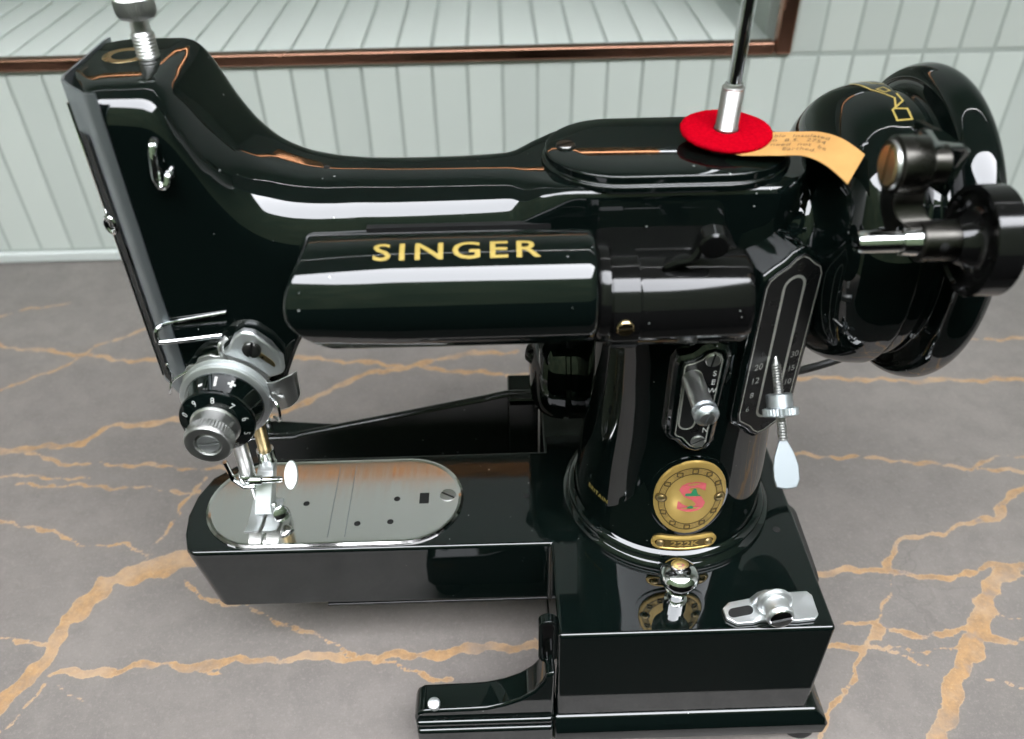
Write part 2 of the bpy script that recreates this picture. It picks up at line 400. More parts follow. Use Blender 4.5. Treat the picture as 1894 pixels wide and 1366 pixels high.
# ================================================================== THE PLACE
# ---- worktop: stone slab with gold veins (vein field baked per vertex as distance minus half width)
VEINS = [(0.41,[(-37.1,47.8),(-34.5,47.0),(-28.5,45.8),(-24.6,44.9),(-19.2,45.1),(-14.3,44.9),(-8.2,43.9),(-5.3,43.4),(-2.8,42.8),(1.7,42.2),(9.4,42.1),(20.7,41.1),(26.4,40.6),(35.3,40.4)]),(0.5,[(-31.7,36.6),(-29.8,36.6),(-27.6,36.6),(-25.2,37.0),(-24.1,38.3),(-20.3,38.8),(-17.6,38.7),(-15.0,38.8),(-12.8,39.6),(-11.4,41.1),(-8.8,42.9),(-6.0,43.5),(-2.9,44.7),(0.8,44.8)]),(0.25,[(-32.0,37.1),(-29.8,36.7),(-27.7,36.1),(-25.1,35.2),(-21.3,35.0),(-17.2,34.5),(-15.9,34.5)]),(0.21,[(-30.7,34.5),(-28.8,34.4),(-25.7,34.2),(-23.7,33.9)]),(0.21,[(-27.6,33.7),(-23.6,33.4),(-20.7,33.2),(-17.0,32.6)]),(0.2,[(-29.2,31.4),(-27.2,30.9),(-25.3,30.5),(-23.9,29.9),(-22.3,29.2),(-19.9,29.0),(-18.3,28.2),(-16.8,27.6)]),(0.21,[(-16.2,26.6),(-15.2,25.8),(-13.7,25.2),(-12.0,24.6),(-10.3,23.7),(-8.6,22.9),(-6.0,21.7),(-4.5,21.3),(-2.8,20.7)]),(0.83,[(-23.1,18.6),(-22.4,20.1),(-21.8,21.6),(-21.3,22.7)]),(0.76,[(-21.3,22.7),(-21.1,23.5),(-21.1,24.7)]),(1.31,[(-21.1,24.7),(-19.9,26.6),(-18.4,27.5),(-16.3,28.0),(-14.5,28.4)]),(0.2,[(-18.4,28.4),(-17.9,30.8),(-17.5,32.3),(-17.1,33.7)]),(0.26,[(-25.5,23.7),(-23.9,23.5),(-22.3,23.4),(-21.3,23.3)]),(0.4,[(-20.8,21.7),(-19.4,21.6),(-17.1,21.9),(-14.6,21.9),(-12.7,22.0),(-9.5,22.1),(-6.0,22.0)]),(0.51,[(-6.0,22.0),(-3.6,22.1),(-1.1,22.3),(1.5,22.4),(3.9,22.6)]),(0.14,[(-14.6,21.8),(-13.0,21.3)]),(0.14,[(-22.4,18.7),(-21.3,19.8),(-20.8,21.2)]),(0.08,[(-20.2,20.9),(-18.9,20.3)]),(0.25,[(-34.0,41.3),(-32.3,42.2),(-30.7,43.3),(-29.4,44.4),(-27.7,46.7),(-25.3,48.4),(-23.2,50.4)]),(0.18,[(-37.4,50.1),(-34.2,51.6),(-31.7,52.2)]),(0.25,[(20.2,45.2),(28.1,44.7),(37.7,44.8)]),(0.28,[(15.7,34.4),(19.3,34.0),(21.7,33.7),(24.6,33.1),(26.8,32.7),(30.8,32.2)]),(0.21,[(26.0,32.8),(27.9,33.6),(31.7,33.8)]),(0.44,[(30.8,32.0),(28.3,31.1),(26.7,30.2),(25.8,29.2),(24.5,28.9)]),(0.29,[(24.5,28.9),(22.5,28.3),(21.2,28.0),(20.2,27.8),(19.7,27.3),(19.1,26.6),(18.7,26.0)]),(0.37,[(15.0,25.9),(17.7,26.0),(18.8,26.1),(19.8,25.7),(21.0,25.3),(22.7,25.7),(24.3,26.1),(27.4,25.9)]),(0.21,[(24.7,25.8),(25.3,25.2),(26.9,24.9)]),(0.92,[(25.0,25.9),(23.5,24.8)]),(1.06,[(23.5,24.8),(22.4,23.5),(21.7,22.2)]),(0.84,[(21.7,22.2),(20.4,20.8),(19.5,19.9)]),(0.95,[(19.5,19.9),(18.6,18.7),(17.8,17.4),(17.1,16.1)]),(0.12,[(18.9,25.8),(18.3,24.5),(17.4,23.0)]),(0.22,[(17.3,22.7),(16.4,21.9),(15.6,21.1),(14.7,19.8),(13.7,18.6),(12.8,17.5)]),(0.17,[(15.1,23.0),(16.2,23.0),(17.4,22.8)]),(0.37,[(17.3,22.7),(18.5,22.4),(19.9,22.2),(21.5,22.5),(22.3,22.0),(25.1,21.6)]),(0.28,[(14.6,22.0),(16.2,21.7),(17.3,21.4)]),(0.14,[(17.3,21.4),(18.8,20.8)]),(0.2,[(17.2,21.7),(18.6,21.5),(20.8,21.5)]),(0.46,[(16.3,21.9),(17.3,22.6)]),(0.12,[(22.9,23.3),(24.1,22.8)]),(0.08,[(20.6,20.0),(22.4,19.6)])]
def make_worktop():
    xs = np.arange(-66, 66.01, .165); ys = np.arange(15.8, 58.6, .16)
    X, Y = np.meshgrid(xs, ys); best = np.full(X.shape, 9.0)
    rng = np.random.default_rng(3)
    # gentle waviness so the veins wander between their points
    WX = X+.12*np.sin(Y*1.9+.6)*np.sin(X*.8)+.07*np.sin(Y*4.1+X*2.3); WY = Y+.11*np.sin(X*1.7+1.1)+.07*np.sin(X*4.3+2-Y*1.7)
    for wd, pts in VEINS:
        wv = 1+.28*np.sin(X*1.3+wd*40)*np.sin(Y*1.1)+.18*np.sin(X*3.7+Y*2.9)
        for (x0, y0), (x1, y1) in zip(pts, pts[1:]):
            dx, dy = x1-x0, y1-y0; l2 = dx*dx+dy*dy
            t = np.clip(((WX-x0)*dx+(WY-y0)*dy)/l2, 0, 1)
            d = np.hypot(WX-x0-t*dx, WY-y0-t*dy)-wd*.44*wv
            best = np.minimum(best, d)
    best = np.clip(best, -.6, 1.5)
    ny, nx = X.shape
    co = np.zeros((ny*nx, 3)); co[:, 0] = X.ravel(); co[:, 1] = Y.ravel()
    idx = np.arange(ny*nx).reshape(ny, nx)
    q = np.stack([idx[:-1, :-1], idx[:-1, 1:], idx[1:, 1:], idx[1:, :-1]], -1).reshape(-1, 4)
    x0, x1, y0, y1, zb = xs[0], xs[-1], ys[0], ys[-1], -2.0
    base = len(co)
    c00, c10, c11, c01 = idx[0, 0], idx[0, -1], idx[-1, -1], idx[-1, 0]
    co = np.vstack([co, [[x0, y0, zb], [x1, y0, zb], [x1, y1, zb], [x0, y1, zb]]])
    faces = [tuple(f) for f in q]
    faces += [tuple(idx[0, ::-1]) + (base, base+1), tuple(idx[:, -1][::-1]) + (base+1, base+2), tuple(idx[-1, :]) + (base+2, base+3), tuple(idx[:, 0]) + (base+3, base), (base+3, base+2, base+1, base)]
    me = bpy.data.meshes.new('worktop'); me.from_pydata((co*CM).tolist(), [], faces); me.update()
    at = me.attributes.new('vein', 'FLOAT', 'POINT')
    at.data.foreach_set('value', np.concatenate([best.ravel(), np.full(4, 1.5)]).astype(np.float32))
    me.materials.append(M['stone'])
    o = bpy.data.objects.new('worktop', me); link(o)
    o['label'] = 'grey stone worktop with branching gold veins under the sewing machine'; o['category'] = 'worktop'; o['kind'] = 'thing'
    return o
make_worktop()

# ---- tiled wall with a niche
WY0 = 58.4                      # face of the wall tiles
PITCH, TW = 2.435, 2.19
wall = thing('tiled_wall', 'pale green tiled wall of narrow upright tiles with a copper trimmed niche', 'wall', (0, 59, 0))
wall['kind'] = 'thing'
NX1 = 19.3                      # right end of the niche opening
mb = MB(); mb.box(-190, 190, WY0+.06, 61, -90, 14.9); mb.box(20.4, 190, WY0+.06, 61, 14.9, 29.4)
put('wall', mb, 'grout', wall)
mb = MB(); mb.box(-190, 20.4, WY0+.05, 61, 40.85, 138); mb.box(20.4, 190, WY0+.05, 61, 29.4, 138)
put('upper_wall', mb, 'wall_white', wall)
mb = MB(); mb.box(-150, NX1, 58.9, 75, 14.6, 15.38); mb.box(-150, NX1+1, 75, 77, 10, 45); mb.box(NX1, NX1+1.1, 61, 75, 14.6, 42); mb.box(-150, NX1+1, 61, 76, 40.4, 42); mb.box(-152, -150, 58.9, 77, 14.6, 42)
put('niche', mb, 'grout', wall)
def tile_mesh(w, h, nm, mt='tile'):
    b = bmesh.new(); t = .12
    for (i, z) in ((0, 0), (0, -t*.55), (.06, -t)):
        pass
    outer = [(-w/2, -h/2), (w/2, -h/2), (w/2, h/2), (-w/2, h/2)]
    r = .07
    L = []
    for ins, yy in ((0, .16), (0, .04), (r*.35, .01), (r, 0)):
        L.append([b.verts.new(V((u-math.copysign(ins, u), yy, v-math.copysign(ins, v)))*CM) for u, v in outer])
    for a, c in zip(L, L[1:]):
        for i in range(4): b.faces.new((a[i], a[(i+1) % 4], c[(i+1) % 4], c[i]))
    b.faces.new(L[-1])
    bmesh.ops.recalc_face_normals(b, faces=b.faces)
    me = bpy.data.meshes.new(nm); b.to_mesh(me); b.free(); me.materials.append(M[mt])
    for p in me.polygons: p.use_smooth = True
    me.set_sharp_from_angle(angle=R(25))
    return me
rr = random.Random(5)
def tile(me, x, y, z, rot=(0, 0, 0), parent=wall):
    o = bpy.data.objects.new('tile', me); link(o, parent)
    o.location = V((x, y, z))*CM - parent.location
    o.rotation_euler = (rot[0]+rr.uniform(-.003, .003), rot[1], rot[2]+rr.uniform(-.004, .004))
TH = 13.55
t_low, t_up = tile_mesh(TW, TH, 'tile'), tile_mesh(TW, 14.3, 'tile')
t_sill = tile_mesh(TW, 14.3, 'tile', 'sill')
X0 = -.67
for k in range(-28, 29):
    tile(t_low, X0+k*PITCH, WY0+rr.uniform(0, .03), 1.05+TH/2)
for k in range(9, 29):
    x = X0+k*PITCH
    if x-TW/2 > 20.3: tile(t_up, x, WY0+rr.uniform(0, .03), 14.95+14.3/2)
mb_edge = tile_mesh(1.78, 14.3, 'tile'); tile(mb_edge, 21.46, WY0, 14.95+14.3/2)
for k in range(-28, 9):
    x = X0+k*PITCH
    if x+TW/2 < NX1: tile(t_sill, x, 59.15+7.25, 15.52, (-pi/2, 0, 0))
mb = MB(); mb.box(-70, 70, WY0-.35, WY0+.1, -.0, .9); put('sealant_bead', mb, 'caulk', wall, bevel=.2)
# copper trim round the niche: bottom, right and top strips
def trim(x0, x1, z0, z1):
    mb = MB(); mb.box(x0, x1, WY0-.28, WY0+.7, z0, z1); return mb
put('trim', trim(-80, 19.25, 14.88, 15.72), 'bronze', wall, bevel=.16)
put('trim', trim(19.3, 20.4, 14.88, 40.8), 'bronze', wall, bevel=.16)
mb = MB(); A = []                # unseen top strip, face rounded and tilted to mirror the sky
def lintel(x): return [(x, 59.1, 40.9), (x, 59.1, 39.4)]+[(x, WY0-.35+2.6*(.99-math.cos(R(a))), 39.34+2.6*math.sin(R(a))) for a in range(8, 33, 2)]
mb.loft([lintel(-80), lintel(12.2)]); put('trim', mb, 'copper', wall, smooth=30)
mb = MB(); mb.loft([lintel(12.2), lintel(16.4)]); put('trim', mb, 'chrome', wall, smooth=30)  # unseen chrome piece added to give the white end of the reflection

# ---- unseen surroundings built for the reflections: veranda roof, patio, lawn, side walls, bank
mb = MB(); mb.box(-190, 190, -9, 58, 138, 142); struct(put('roof', mb, 'render_grey', None))
for x0, x1 in ((-190, -182), (182, 190)):
    mb = MB(); mb.box(x0, x1, -22, 58.4, -90, 138); struct(put('added_side_wall', mb, 'render_grey', None))  # unseen walls at the sides, added for the reflections
mb = MB(); mb.box(-300, 300, -230, 300, -94, -90); struct(put('patio', mb, 'patio', None))
mb = MB(); mb.loft([[(-9000, -9000, -92.5), (9000, -9000, -92.5), (9000, 9000, -92.5), (-9000, 9000, -92.5)]], caps=(True, False))
struct(put('ground', mb, 'lawn', None))
mb = MB(); nb = 120; secs = []
for r_, z_ in ((330, -93), (360, 160), (400, 400), (440, 480), (700, 485), (1100, -93)):
    secs.append([(math.cos(2*pi*i/nb)*r_, 20+math.sin(2*pi*i/nb)*r_, z_*(1+.05*math.sin(i*2*pi/nb*3+1)+.03*math.sin(i*2*pi/nb*7)) if z_ > 0 else z_) for i in range(nb)])
mb.loft(secs, caps=(False, False)); struct(put('sky_blocker_bank', mb, 'bank', None, smooth=80))  # unseen dark bank added, its height set to narrow the sky band
mb = MB(); mb.box(-120, 120, -62, -58, -90, 22); struct(put('reflection_blocker', mb, 'blocker', None))  # unseen dark panel added behind the camera to blacken the enamel reflections

# ================================================================== THE SEWING MACHINE
Y0 = 24.8                      # centre line of arm and free arm
PX = 6.75                      # pillar axis
BT = 7.45                      # top of the bed
mc = thing('sewing_machine', 'glossy black vintage free arm sewing machine with gold lettering on the stone worktop', 'sewing machine', (6.8, 24.7, 0))

# ---- bed: the block on the right and the narrow free arm are one casting
arm_edge = [(1.75, 27.5), (1.2, 27.5), (-10.8, 27.45), (-12.1, 27.15), (-12.95, 26.4), (-13.36, 25.3), (-13.46, 24.2), (-13.3, 23.2), (-13.0, 22.35), (-12.75, 22.15), (1.75, 22.1)]
bot = [(x if x > -9 else x+.55+(.1 if y < 23 else 0), y) for x, y in arm_edge]
mb = MB(); outer = [(1.75, 22.1), (1.75, 17.8), (11.93, 17.8), (11.93, 31.5), (1.75, 31.5), (1.75, 27.5)]
T = mb.verts([(x, y, BT) for x, y in outer]); Bv = mb.verts([(x, y, 1.9) for x, y in outer])
A = [T[5]]+mb.verts([(x, y, BT) for x, y in arm_edge[1:-1]])+[T[0]]
Lo = mb.verts([(x, y, 3.9) for x, y in bot])
mb.face(T+A[1:-1])
for i in range(1, 4): mb.face((T[i], Bv[i], Bv[i+1], T[i+1]))
mb.face((T[0], Lo[-1], Bv[0], Bv[1], T[1])); mb.face((T[4], Bv[4], Bv[5], Lo[0], T[5]))
mb.bridge(A, Lo, False); mb.face(Lo); mb.face((Lo[0], Bv[5], Bv[0], Lo[-1])); mb.face(Bv)
bed = put('bed', mb, 'enamel', mc, bevel=.16, seg=4)
mb = MB(); mb.box(-7.8, 1.7, 22.12, 27.45, 3.74, 3.88); put('under_cover', mb, 'satin', bed, bevel=.05)
mb = MB(); mb.lathe((.85, 24.76, BT+.004), (0, 0, 1), [(0, .13), (.006, .11)], n=18); put('screw_hole', mb, 'black', bed)
mb = MB(); mb.lathe((11.0, 22.5, BT+.004), (0, 0, 1), [(0, .16), (.006, .14)], n=18); put('screw_hole', mb, 'black', bed)
mb = MB(); mb.loft([[(1.7, 17.42, .62), (12.78, 17.42, .62), (12.78, 31.9, .62), (1.7, 31.9, .62)], [(1.7, 17.38, 1.35), (12.82, 17.38, 1.35), (12.82, 31.95, 1.35), (1.7, 31.95, 1.35)],
    [(1.7, 17.5, 1.62), (12.7, 17.5, 1.62), (12.7, 31.85, 1.62), (1.7, 31.85, 1.62)], [(1.7, 17.74, 2.02), (12.3, 17.74, 2.02), (12.3, 31.6, 2.02), (1.7, 31.6, 2.02)]])
put('base_lid', mb, 'enamel', mc, bevel=.12, seg=3)
for x, y in ((-2.9, 18.2), (12.0, 18.3), (11.9, 30.6), (2.2, 30.6)):
    mb = MB(); mb.lathe((x, y, 0), (0, 0, 1), [(0, .62), (.08, .78), (.4, .74), (.66, .6)], n=28); put('foot', mb, 'rubber', mc)
mb = MB(); mb.loft([[(11.8, 21.2, 1.9), (13.1, 21.5, 1.9), (13.1, 25.8, 1.9), (11.8, 26, 1.9)], [(11.8, 21.2, 5.2), (13.05, 21.6, 5.2), (13.0, 25.4, 5.6), (11.8, 26, 5.6)],
    [(11.8, 21.6, 6.1), (12.4, 22, 6.1), (12.4, 25.0, 6.2), (11.8, 25.4, 6.2)]])
put('terminal_box', mb, 'rubber', mc, bevel=.3)

# ---- extension hinge brackets, front and rear
prof = [(-3.62, .72), (1.68, .72), (1.68, 5.2), (1.32, 5.05), (1.18, 4.55), (.85, 3.95), (.35, 3.45), (-.3, 3.08), (-1.0, 2.86), (-1.7, 2.8), (-3.55, 2.76), (-3.82, 2.55), (-3.92, 2.2), (-3.9, 1.0)]
mb = MB(); mb.prism(prof, lambda u, v: (u, 17.72, v), lambda u, v: (u, 18.95, v))
fb = put('hinge_bracket', mb, 'enamel', mc, bevel=.14)
mb = MB(); mb.box(-3.85, 1.66, 17.4, 17.8, .75, 1.78); put('bracket_rib', mb, 'enamel', fb, bevel=.17)
mb = MB(); mb.box(-3.86, 1.64, 17.52, 17.8, 1.85, 2.2); put('bracket_rib', mb, 'enamel', fb, bevel=.14)
o1 = stadium(1.42, 6.25, 1.32, .36, 8, True); i1 = stadium(1.42, 6.25, 1.16, .2, 8, True)
mb = MB(); mb.ring(o1, i1, lambda u, v: (u, 18.35, v), lambda u, v: (u, 18.75, v)); put('slot_loop', mb, 'enamel', fb, bevel=.04)
mb = MB(); mb.prism(stadium(1.42, 6.25, 1.2, .24, 8, True), lambda u, v: (u, 18.55, v), lambda u, v: (u, 18.7, v)); put('slot_plate', mb, 'satin', fb)
mb = MB(); mb.lathe((-3.08, 17.95, 2.7), (0, -.3, 1), [(0, .18), (.34, .23), (.48, .26), (.6, .22), (.66, .1)], n=20); put('pin', mb, 'bright', fb)
prof = [(-13.3, .9), (1.72, .9), (1.72, 7.42), (.12, 7.42), (.1, 7.42), (-1, 7.15), (-10.4, 5.1), (-10.8, 4.97), (-13.0, 4.92), (-13.3, 4.7)]
mb = MB(); mb.prism(prof, lambda u, v: (u, 31.55, v), lambda u, v: (u, 32.0, v)); rb = put('hinge_bracket', mb, 'enamel', mc, bevel=.17)
mb = MB(); mb.box(.2, 1.72, 31.2, 33.2, .9, 7.38); put('bracket_block', mb, 'enamel', rb, bevel=.12)
mb = MB(); mb.loft([[(-13.2, 31.95, 4.0), (-7.5, 31.95, 4.0), (-8.5, 32.6, 4.0), (-13.2, 33.2, 4.0)], [(-13.2, 31.95, 4.86), (-7.5, 31.95, 4.9), (-8.5, 32.6, 4.9), (-13.2, 33.2, 4.86)]]); put('bracket_rib', mb, 'enamel', rb, bevel=.1)
mb = MB(); mb.lathe((-12.2, 32.6, 4.8), (0, 0, 1), [(0, .14), (.3, .18), (.45, .2), (.55, .15), (.6, .06)], n=18); put('pin', mb, 'chrome', rb)

# ---- arm: head, gooseneck, arm and top block as one loft along x
fx = dict(
 top=pchip([-11.9, -9.75, -9.4, -9.1, -8.8, -8.3, -7.7, -6.9, -6.0, -5.0, -3, .2, 1.2, 2.2, 9.6], [26.06, 26.06, 26.0, 25.8, 25.35, 24.4, 23.6, 23.04, 22.77, 22.66, 22.6, 22.62, 22.74, 22.8, 22.8]),
 bot=pchip([-11.9, -7.9, -7.6, -7.2, -6.7, -6.0, -5.0, -3.8, 0, 1.4, 2.6, 9.6], [15.3, 15.3, 15.6, 16.5, 17.5, 18.4, 19.1, 19.5, 19.5, 19.2, 17.0, 17.0]),
 yf=pchip([-11.9, -11.72, -10.95, -10.7, -8.0, -6.4, -5, -4, .2, 1.0, 2.0, 3.2, 8.2, 8.9, 9.35, 9.6], [23.45, 23.2, 22.34, 22.3, 22.3, 22.36, 22.5, 22.6, 22.6, 22.55, 22.5, 22.45, 22.45, 22.75, 23.2, 24.0]),
 yb=pchip([-11.9, -11.4, -10.9, -8.0, -6, -4, .2, 1.0, 2.0, 3.2, 8.2, 8.9, 9.35, 9.6], [27.0, 27.3, 27.4, 27.4, 27.2, 27.0, 27.0, 27.1, 27.3, 27.35, 27.35, 27.05, 26.5, 25.6]),
 rt=pchip([-11.9, -11.0, -9.6, -8.6, -7, -5, -2, .4, 1.4, 2.4, 9.6], [.95, 1.0, 1.15, 1.7, 2.1, 2.05, 1.95, 1.75, .9, .3, .3]),
 rk=pchip([-11.9, -9.6, -8.6, -7, -5, -2, .4, 1.4, 2.4, 9.6], [.35, .4, .8, 1.4, 1.7, 1.8, 1.6, .9, .3, .3]),
 rb=pchip([-11.9, -8, -6, -4, 9.6], [.25, .25, .6, 1.2, 1.2]))
def rrect(x, top, bot, yf, yb, rt, rb, rk, n=9):
    hd = (yb-yf)/2; rt = min(rt, hd*.98); rk = min(rk, hd*.98); rb = min(rb, hd*.98); q = []
    def arc(cy, cz, r, a0, a1):
        for i in range(n+1):
            a = a0+(a1-a0)*i/n; q.append((x, cy+r*math.cos(a), cz+r*math.sin(a)))
    def seg(p, r_, k=3):
        for i in range(1, k): t = i/k; q.append((x, p[0]+(r_[0]-p[0])*t, p[1]+(r_[1]-p[1])*t))
    arc(yf+rt, top-rt, rt, pi, pi/2); seg((yf+rt, top), (yb-rk, top)); arc(yb-rk, top-rk, rk, pi/2, 0); seg((yb, top-rk), (yb, bot+rb), 5)
    arc(yb-rb, bot+rb, rb, 0, -pi/2); seg((yb-rb, bot), (yf+rb, bot)); arc(yf+rb, bot+rb, rb, -pi/2, -pi); seg((yf, bot+rb), (yf, top-rt), 5)
    return q
xs = sorted(set([round(v, 3) for v in list(np.linspace(-11.88, -9.6, 26))+list(np.linspace(-9.6, -4, 130))+list(np.linspace(-4, .2, 20))+list(np.linspace(.2, 3.4, 40))+list(np.linspace(3.4, 8.2, 8))+list(np.linspace(8.2, 9.6, 26))]))
mb = MB(); mb.loft([rrect(x, *(fx[k](x) for k in ('top', 'bot', 'yf', 'yb', 'rt', 'rb', 'rk'))) for x in xs])
arm = put('arm', mb, 'enamel', mc, smooth=50)
# recess under the arm above the lamp, oil holes
mb = MB(); mb.box(-4.0, 2.9, 22.52, 22.75, 20.3, 21.72); put('lamp_ledge', mb, 'black', arm)
mb = MB(); mb.lathe((-5.42, 24.8, 22.665), (.05, 0, 1), [(0, .17), (.02, .17), (.03, .12)], n=20); put('oil_hole', mb, 'black', arm)
mb = MB(); mb.ring([(.7*math.cos(a), .7*math.sin(a)) for a in np.linspace(0, 2*pi, 37)[:-1]], [(.42*math.cos(a), .42*math.sin(a)) for a in np.linspace(0, 2*pi, 37)[:-1]], lambda u, v: (-10.88+u, 25.5+v, 25.95), lambda u, v: (-10.88+u, 25.5+v, 26.07))
oh = put('oil_hole_ring', mb, 'brass', arm, bevel=.03)
mb = MB(); mb.lathe((-10.88, 25.5, 26.0), (0, 0, 1), [(0, .42), (.012, .42)], n=24); put('oil_hole', mb, 'black', oh)

# ---- pillar
mb = MB(); secs = []
prx = pchip([7.3, 8.5, 10, 13, 15, 17, 19, 20.6], [3.86, 3.8, 3.72, 3.55, 3.5, 3.5, 3.4, 3.3]); pry = pchip([7.3, 10, 13, 16, 18, 19.4, 20.6], [3.86, 3.74, 3.62, 3.6, 3.55, 3.2, 2.4])
pcx = pchip([7.3, 13, 16, 20.6], [6.75, 6.8, 6.75, 6.3])
for z in np.linspace(7.3, 20.6, 40):
    secs.append([(pcx(z)+prx(z)*math.cos(2*pi*i/72), Y0+pry(z)*math.sin(2*pi*i/72), z) for i in range(72)])
mb.loft(secs); pillar = put('pillar', mb, 'enamel', mc, smooth=60)
mb = MB(); mb.lathe((PX, Y0, 7.4), (0, 0, 1), [(0, 4.28), (.16, 4.33), (.3, 4.28), (.36, 4.14), (.44, 4.08), (.52, 4.12), (.64, 4.08), (.72, 3.94), (.78, 3.86)], n=80, caps=(False, False))
put('base_ring', mb, 'enamel', pillar, smooth=60)
def pf(z):      # front radius of the pillar at height z
    return prx(z)
def dense(q, d=.12):
    o_ = []
    for a_, b_ in zip(q, q[1:]+q[:1]):
        k_ = max(1, int(math.hypot(b_[0]-a_[0], b_[1]-a_[1])/d))
        o_ += [(a_[0]+(b_[0]-a_[0])*i_/k_, a_[1]+(b_[1]-a_[1])*i_/k_) for i_ in range(k_)]
    return o_
def onpillar(u, z, w=0., cx=PX):
    r = 3.62 if z > 12.9 else 3.70; r = prx(z); a = u/3.7
    return (pcx(z)+(r+w)*math.sin(a), Y0-(pry(z)+w)*math.cos(a), z)

# ---- top cover with screw
mb = MB(); cs = [stadium(5.27, Y0-.12, 3.78, 2.22, 18), stadium(5.27, Y0-.12, 3.88, 2.32, 18)]
mb.loft([[(u, v, 22.7) for u, v in cs[1]], [(u, v, 22.92) for u, v in cs[1]], [(u, v, 22.96) for u, v in cs[0]], [(u, v, 23.2) for u, v in cs[0]],
   [(u, v, 23.27) for u, v in stadium(5.27, Y0-.12, 3.6, 2.04, 18)], [(u, v, 23.31) for u, v in stadium(5.27, Y0-.12, 2.9, 1.34, 18)]])
cover = put('top_cover', mb, 'enamel', mc, bevel=.06, smooth=40)
slot_screw('screw', (2.13, 24.55, 23.24), (0, 0, 1), .3, .14, cover, 'screw', (1, .5, 0))

# ---- bobbin of the spool pin
pin_t = V((.028, .0, 1)).normalized()
mb = MB(); mb.lathe((7.02, 24.5, 23.25), pin_t, [(0, .36), (.55, .36)]+[(.55+i*.055+d, .34-(.022 if d else 0)) for i in range(22) for d in (0, .03)]+[(1.78, .34), (1.82, .28), (1.9, .27)], n=30); sp = put('spool_pin', mb, 'nickel', mc)
mb = MB(); mb.lathe((7.02, 24.5, 23.25)+pin_t*0 if False else V((7.02, 24.5, 23.25)), pin_t, [(1.85, .215), (6.6, .215), (6.7, .12)], n=24); put('rod', mb, 'chrome', sp)

# ---- presser bar screw on the head
mb = MB(); prof = [(0, .36), (.06, .32)]
for i in range(7): prof += [(.1+i*.1, .305), (.15+i*.1, .335)]
prof += [(.84, .27), (1.28, .27), (1.3, .3)]
mb.lathe((-10.14, 25.25, 25.97), (0, 0, 1), prof, n=28); ps = put('presser_screw', mb, 'nickel', mc)
mb = MB(); mb.lathe((-10.14, 25.25, 25.97), (0, 0, 1), [(1.2, .38), (1.22, .48), (1.3, .54, .03), (1.42, .565, .055), (1.62, .565, .055), (1.74, .54, .03), (1.8, .48), (1.84, .36), (1.86, .2)], n=96); put('knurled_head', mb, 'nickel', ps)

# ---- face plate on the left end of the head, with slot and thread eyelet
plan = [(-10.62, 22.22), (-10.82, 22.22), (-11.02, 22.3), (-11.5, 22.82), (-11.95, 23.34), (-12.06, 23.7), (-12.06, 26.9), (-12.0, 27.2)]
mb = MB(); pin = [(-10.62, 22.29), (-10.80, 22.29), (-10.97, 22.36), (-11.45, 22.88), (-11.88, 23.38), (-11.98, 23.7), (-11.98, 26.9), (-11.93, 27.18)]
A = [[(x, y, z) for x, y in plan+pin[::-1]] for z in (15.5, 26.09)]
mb.loft(A); fp = put('face_plate', mb, 'pewter', mc, smooth=30)
nrm = V((-.745, -.667, 0)); tan = V((-.667, .745, 0))
c0 = V((-11.46, 22.76, 0))
mb = MB(); mb.prism([(-.2, 15.9), (.3, 15.9), (.3, 22.0), (.3, 24.8), (-.2, 24.8)], lambda u, v: c0+tan*u+nrm*.05+V((0, 0, v)), lambda u, v: c0+tan*u+nrm*.062+V((0, 0, v)))
put('slot', mb, 'black', fp)
mb = MB(); mb.tube([c0+tan*(.35+.02)+nrm*.09+V((0, 0, z)) for z in np.linspace(25.6, 16, 12)], .045, 8); put('thread_rail', mb, 'chrome', fp)
ec = c0+tan*.1+nrm*.16+V((0, 0, 21.95))
mb = MB(); mb.tube([ec+V((math.cos(a)*.16, -.05*math.cos(a), .25*math.sin(a))) for a in np.linspace(0, 2*pi, 25)], .075, 10); put('thread_eyelet', mb, 'chrome', fp)
mb = MB(); mb.tube([ec+V((.1, .2, -.4)), ec+V((.25, .0, -.9)), c0+V((.2, -.05, 19.6)), c0+V((.25, -.05, 18.3))], .06, 8); put('thread_guard', mb, 'chrome', fp)

# ---- wire thread guides on the head
mb = MB(); mb.tube(smooth_path([(-8.95, 21.95, 18.32), (-10.0, 21.92, 18.22), (-10.9, 21.9, 18.15), (-11.02, 21.9, 18.25), (-10.98, 21.95, 18.55), (-10.86, 22.05, 18.66), (-10.6, 22.2, 18.7), (-8.75, 22.27, 18.98)]), [.085]*34+[.05]*9, 10); put('wire_guide', mb, 'chrome', mc)
mb = MB(); mb.tube(smooth_path([(-9.46, 22.28, 24.72), (-9.48, 22.1, 24.55), (-9.52, 22.0, 24.1), (-9.54, 21.95, 23.75), (-9.45, 21.9, 23.55), (-9.3, 21.92, 23.6), (-9.24, 22.05, 23.8), (-9.2, 22.3, 23.88)]), [.12]*20+[.1]*23, 10, 1.0); put('thread_hook', mb, 'chrome', mc)

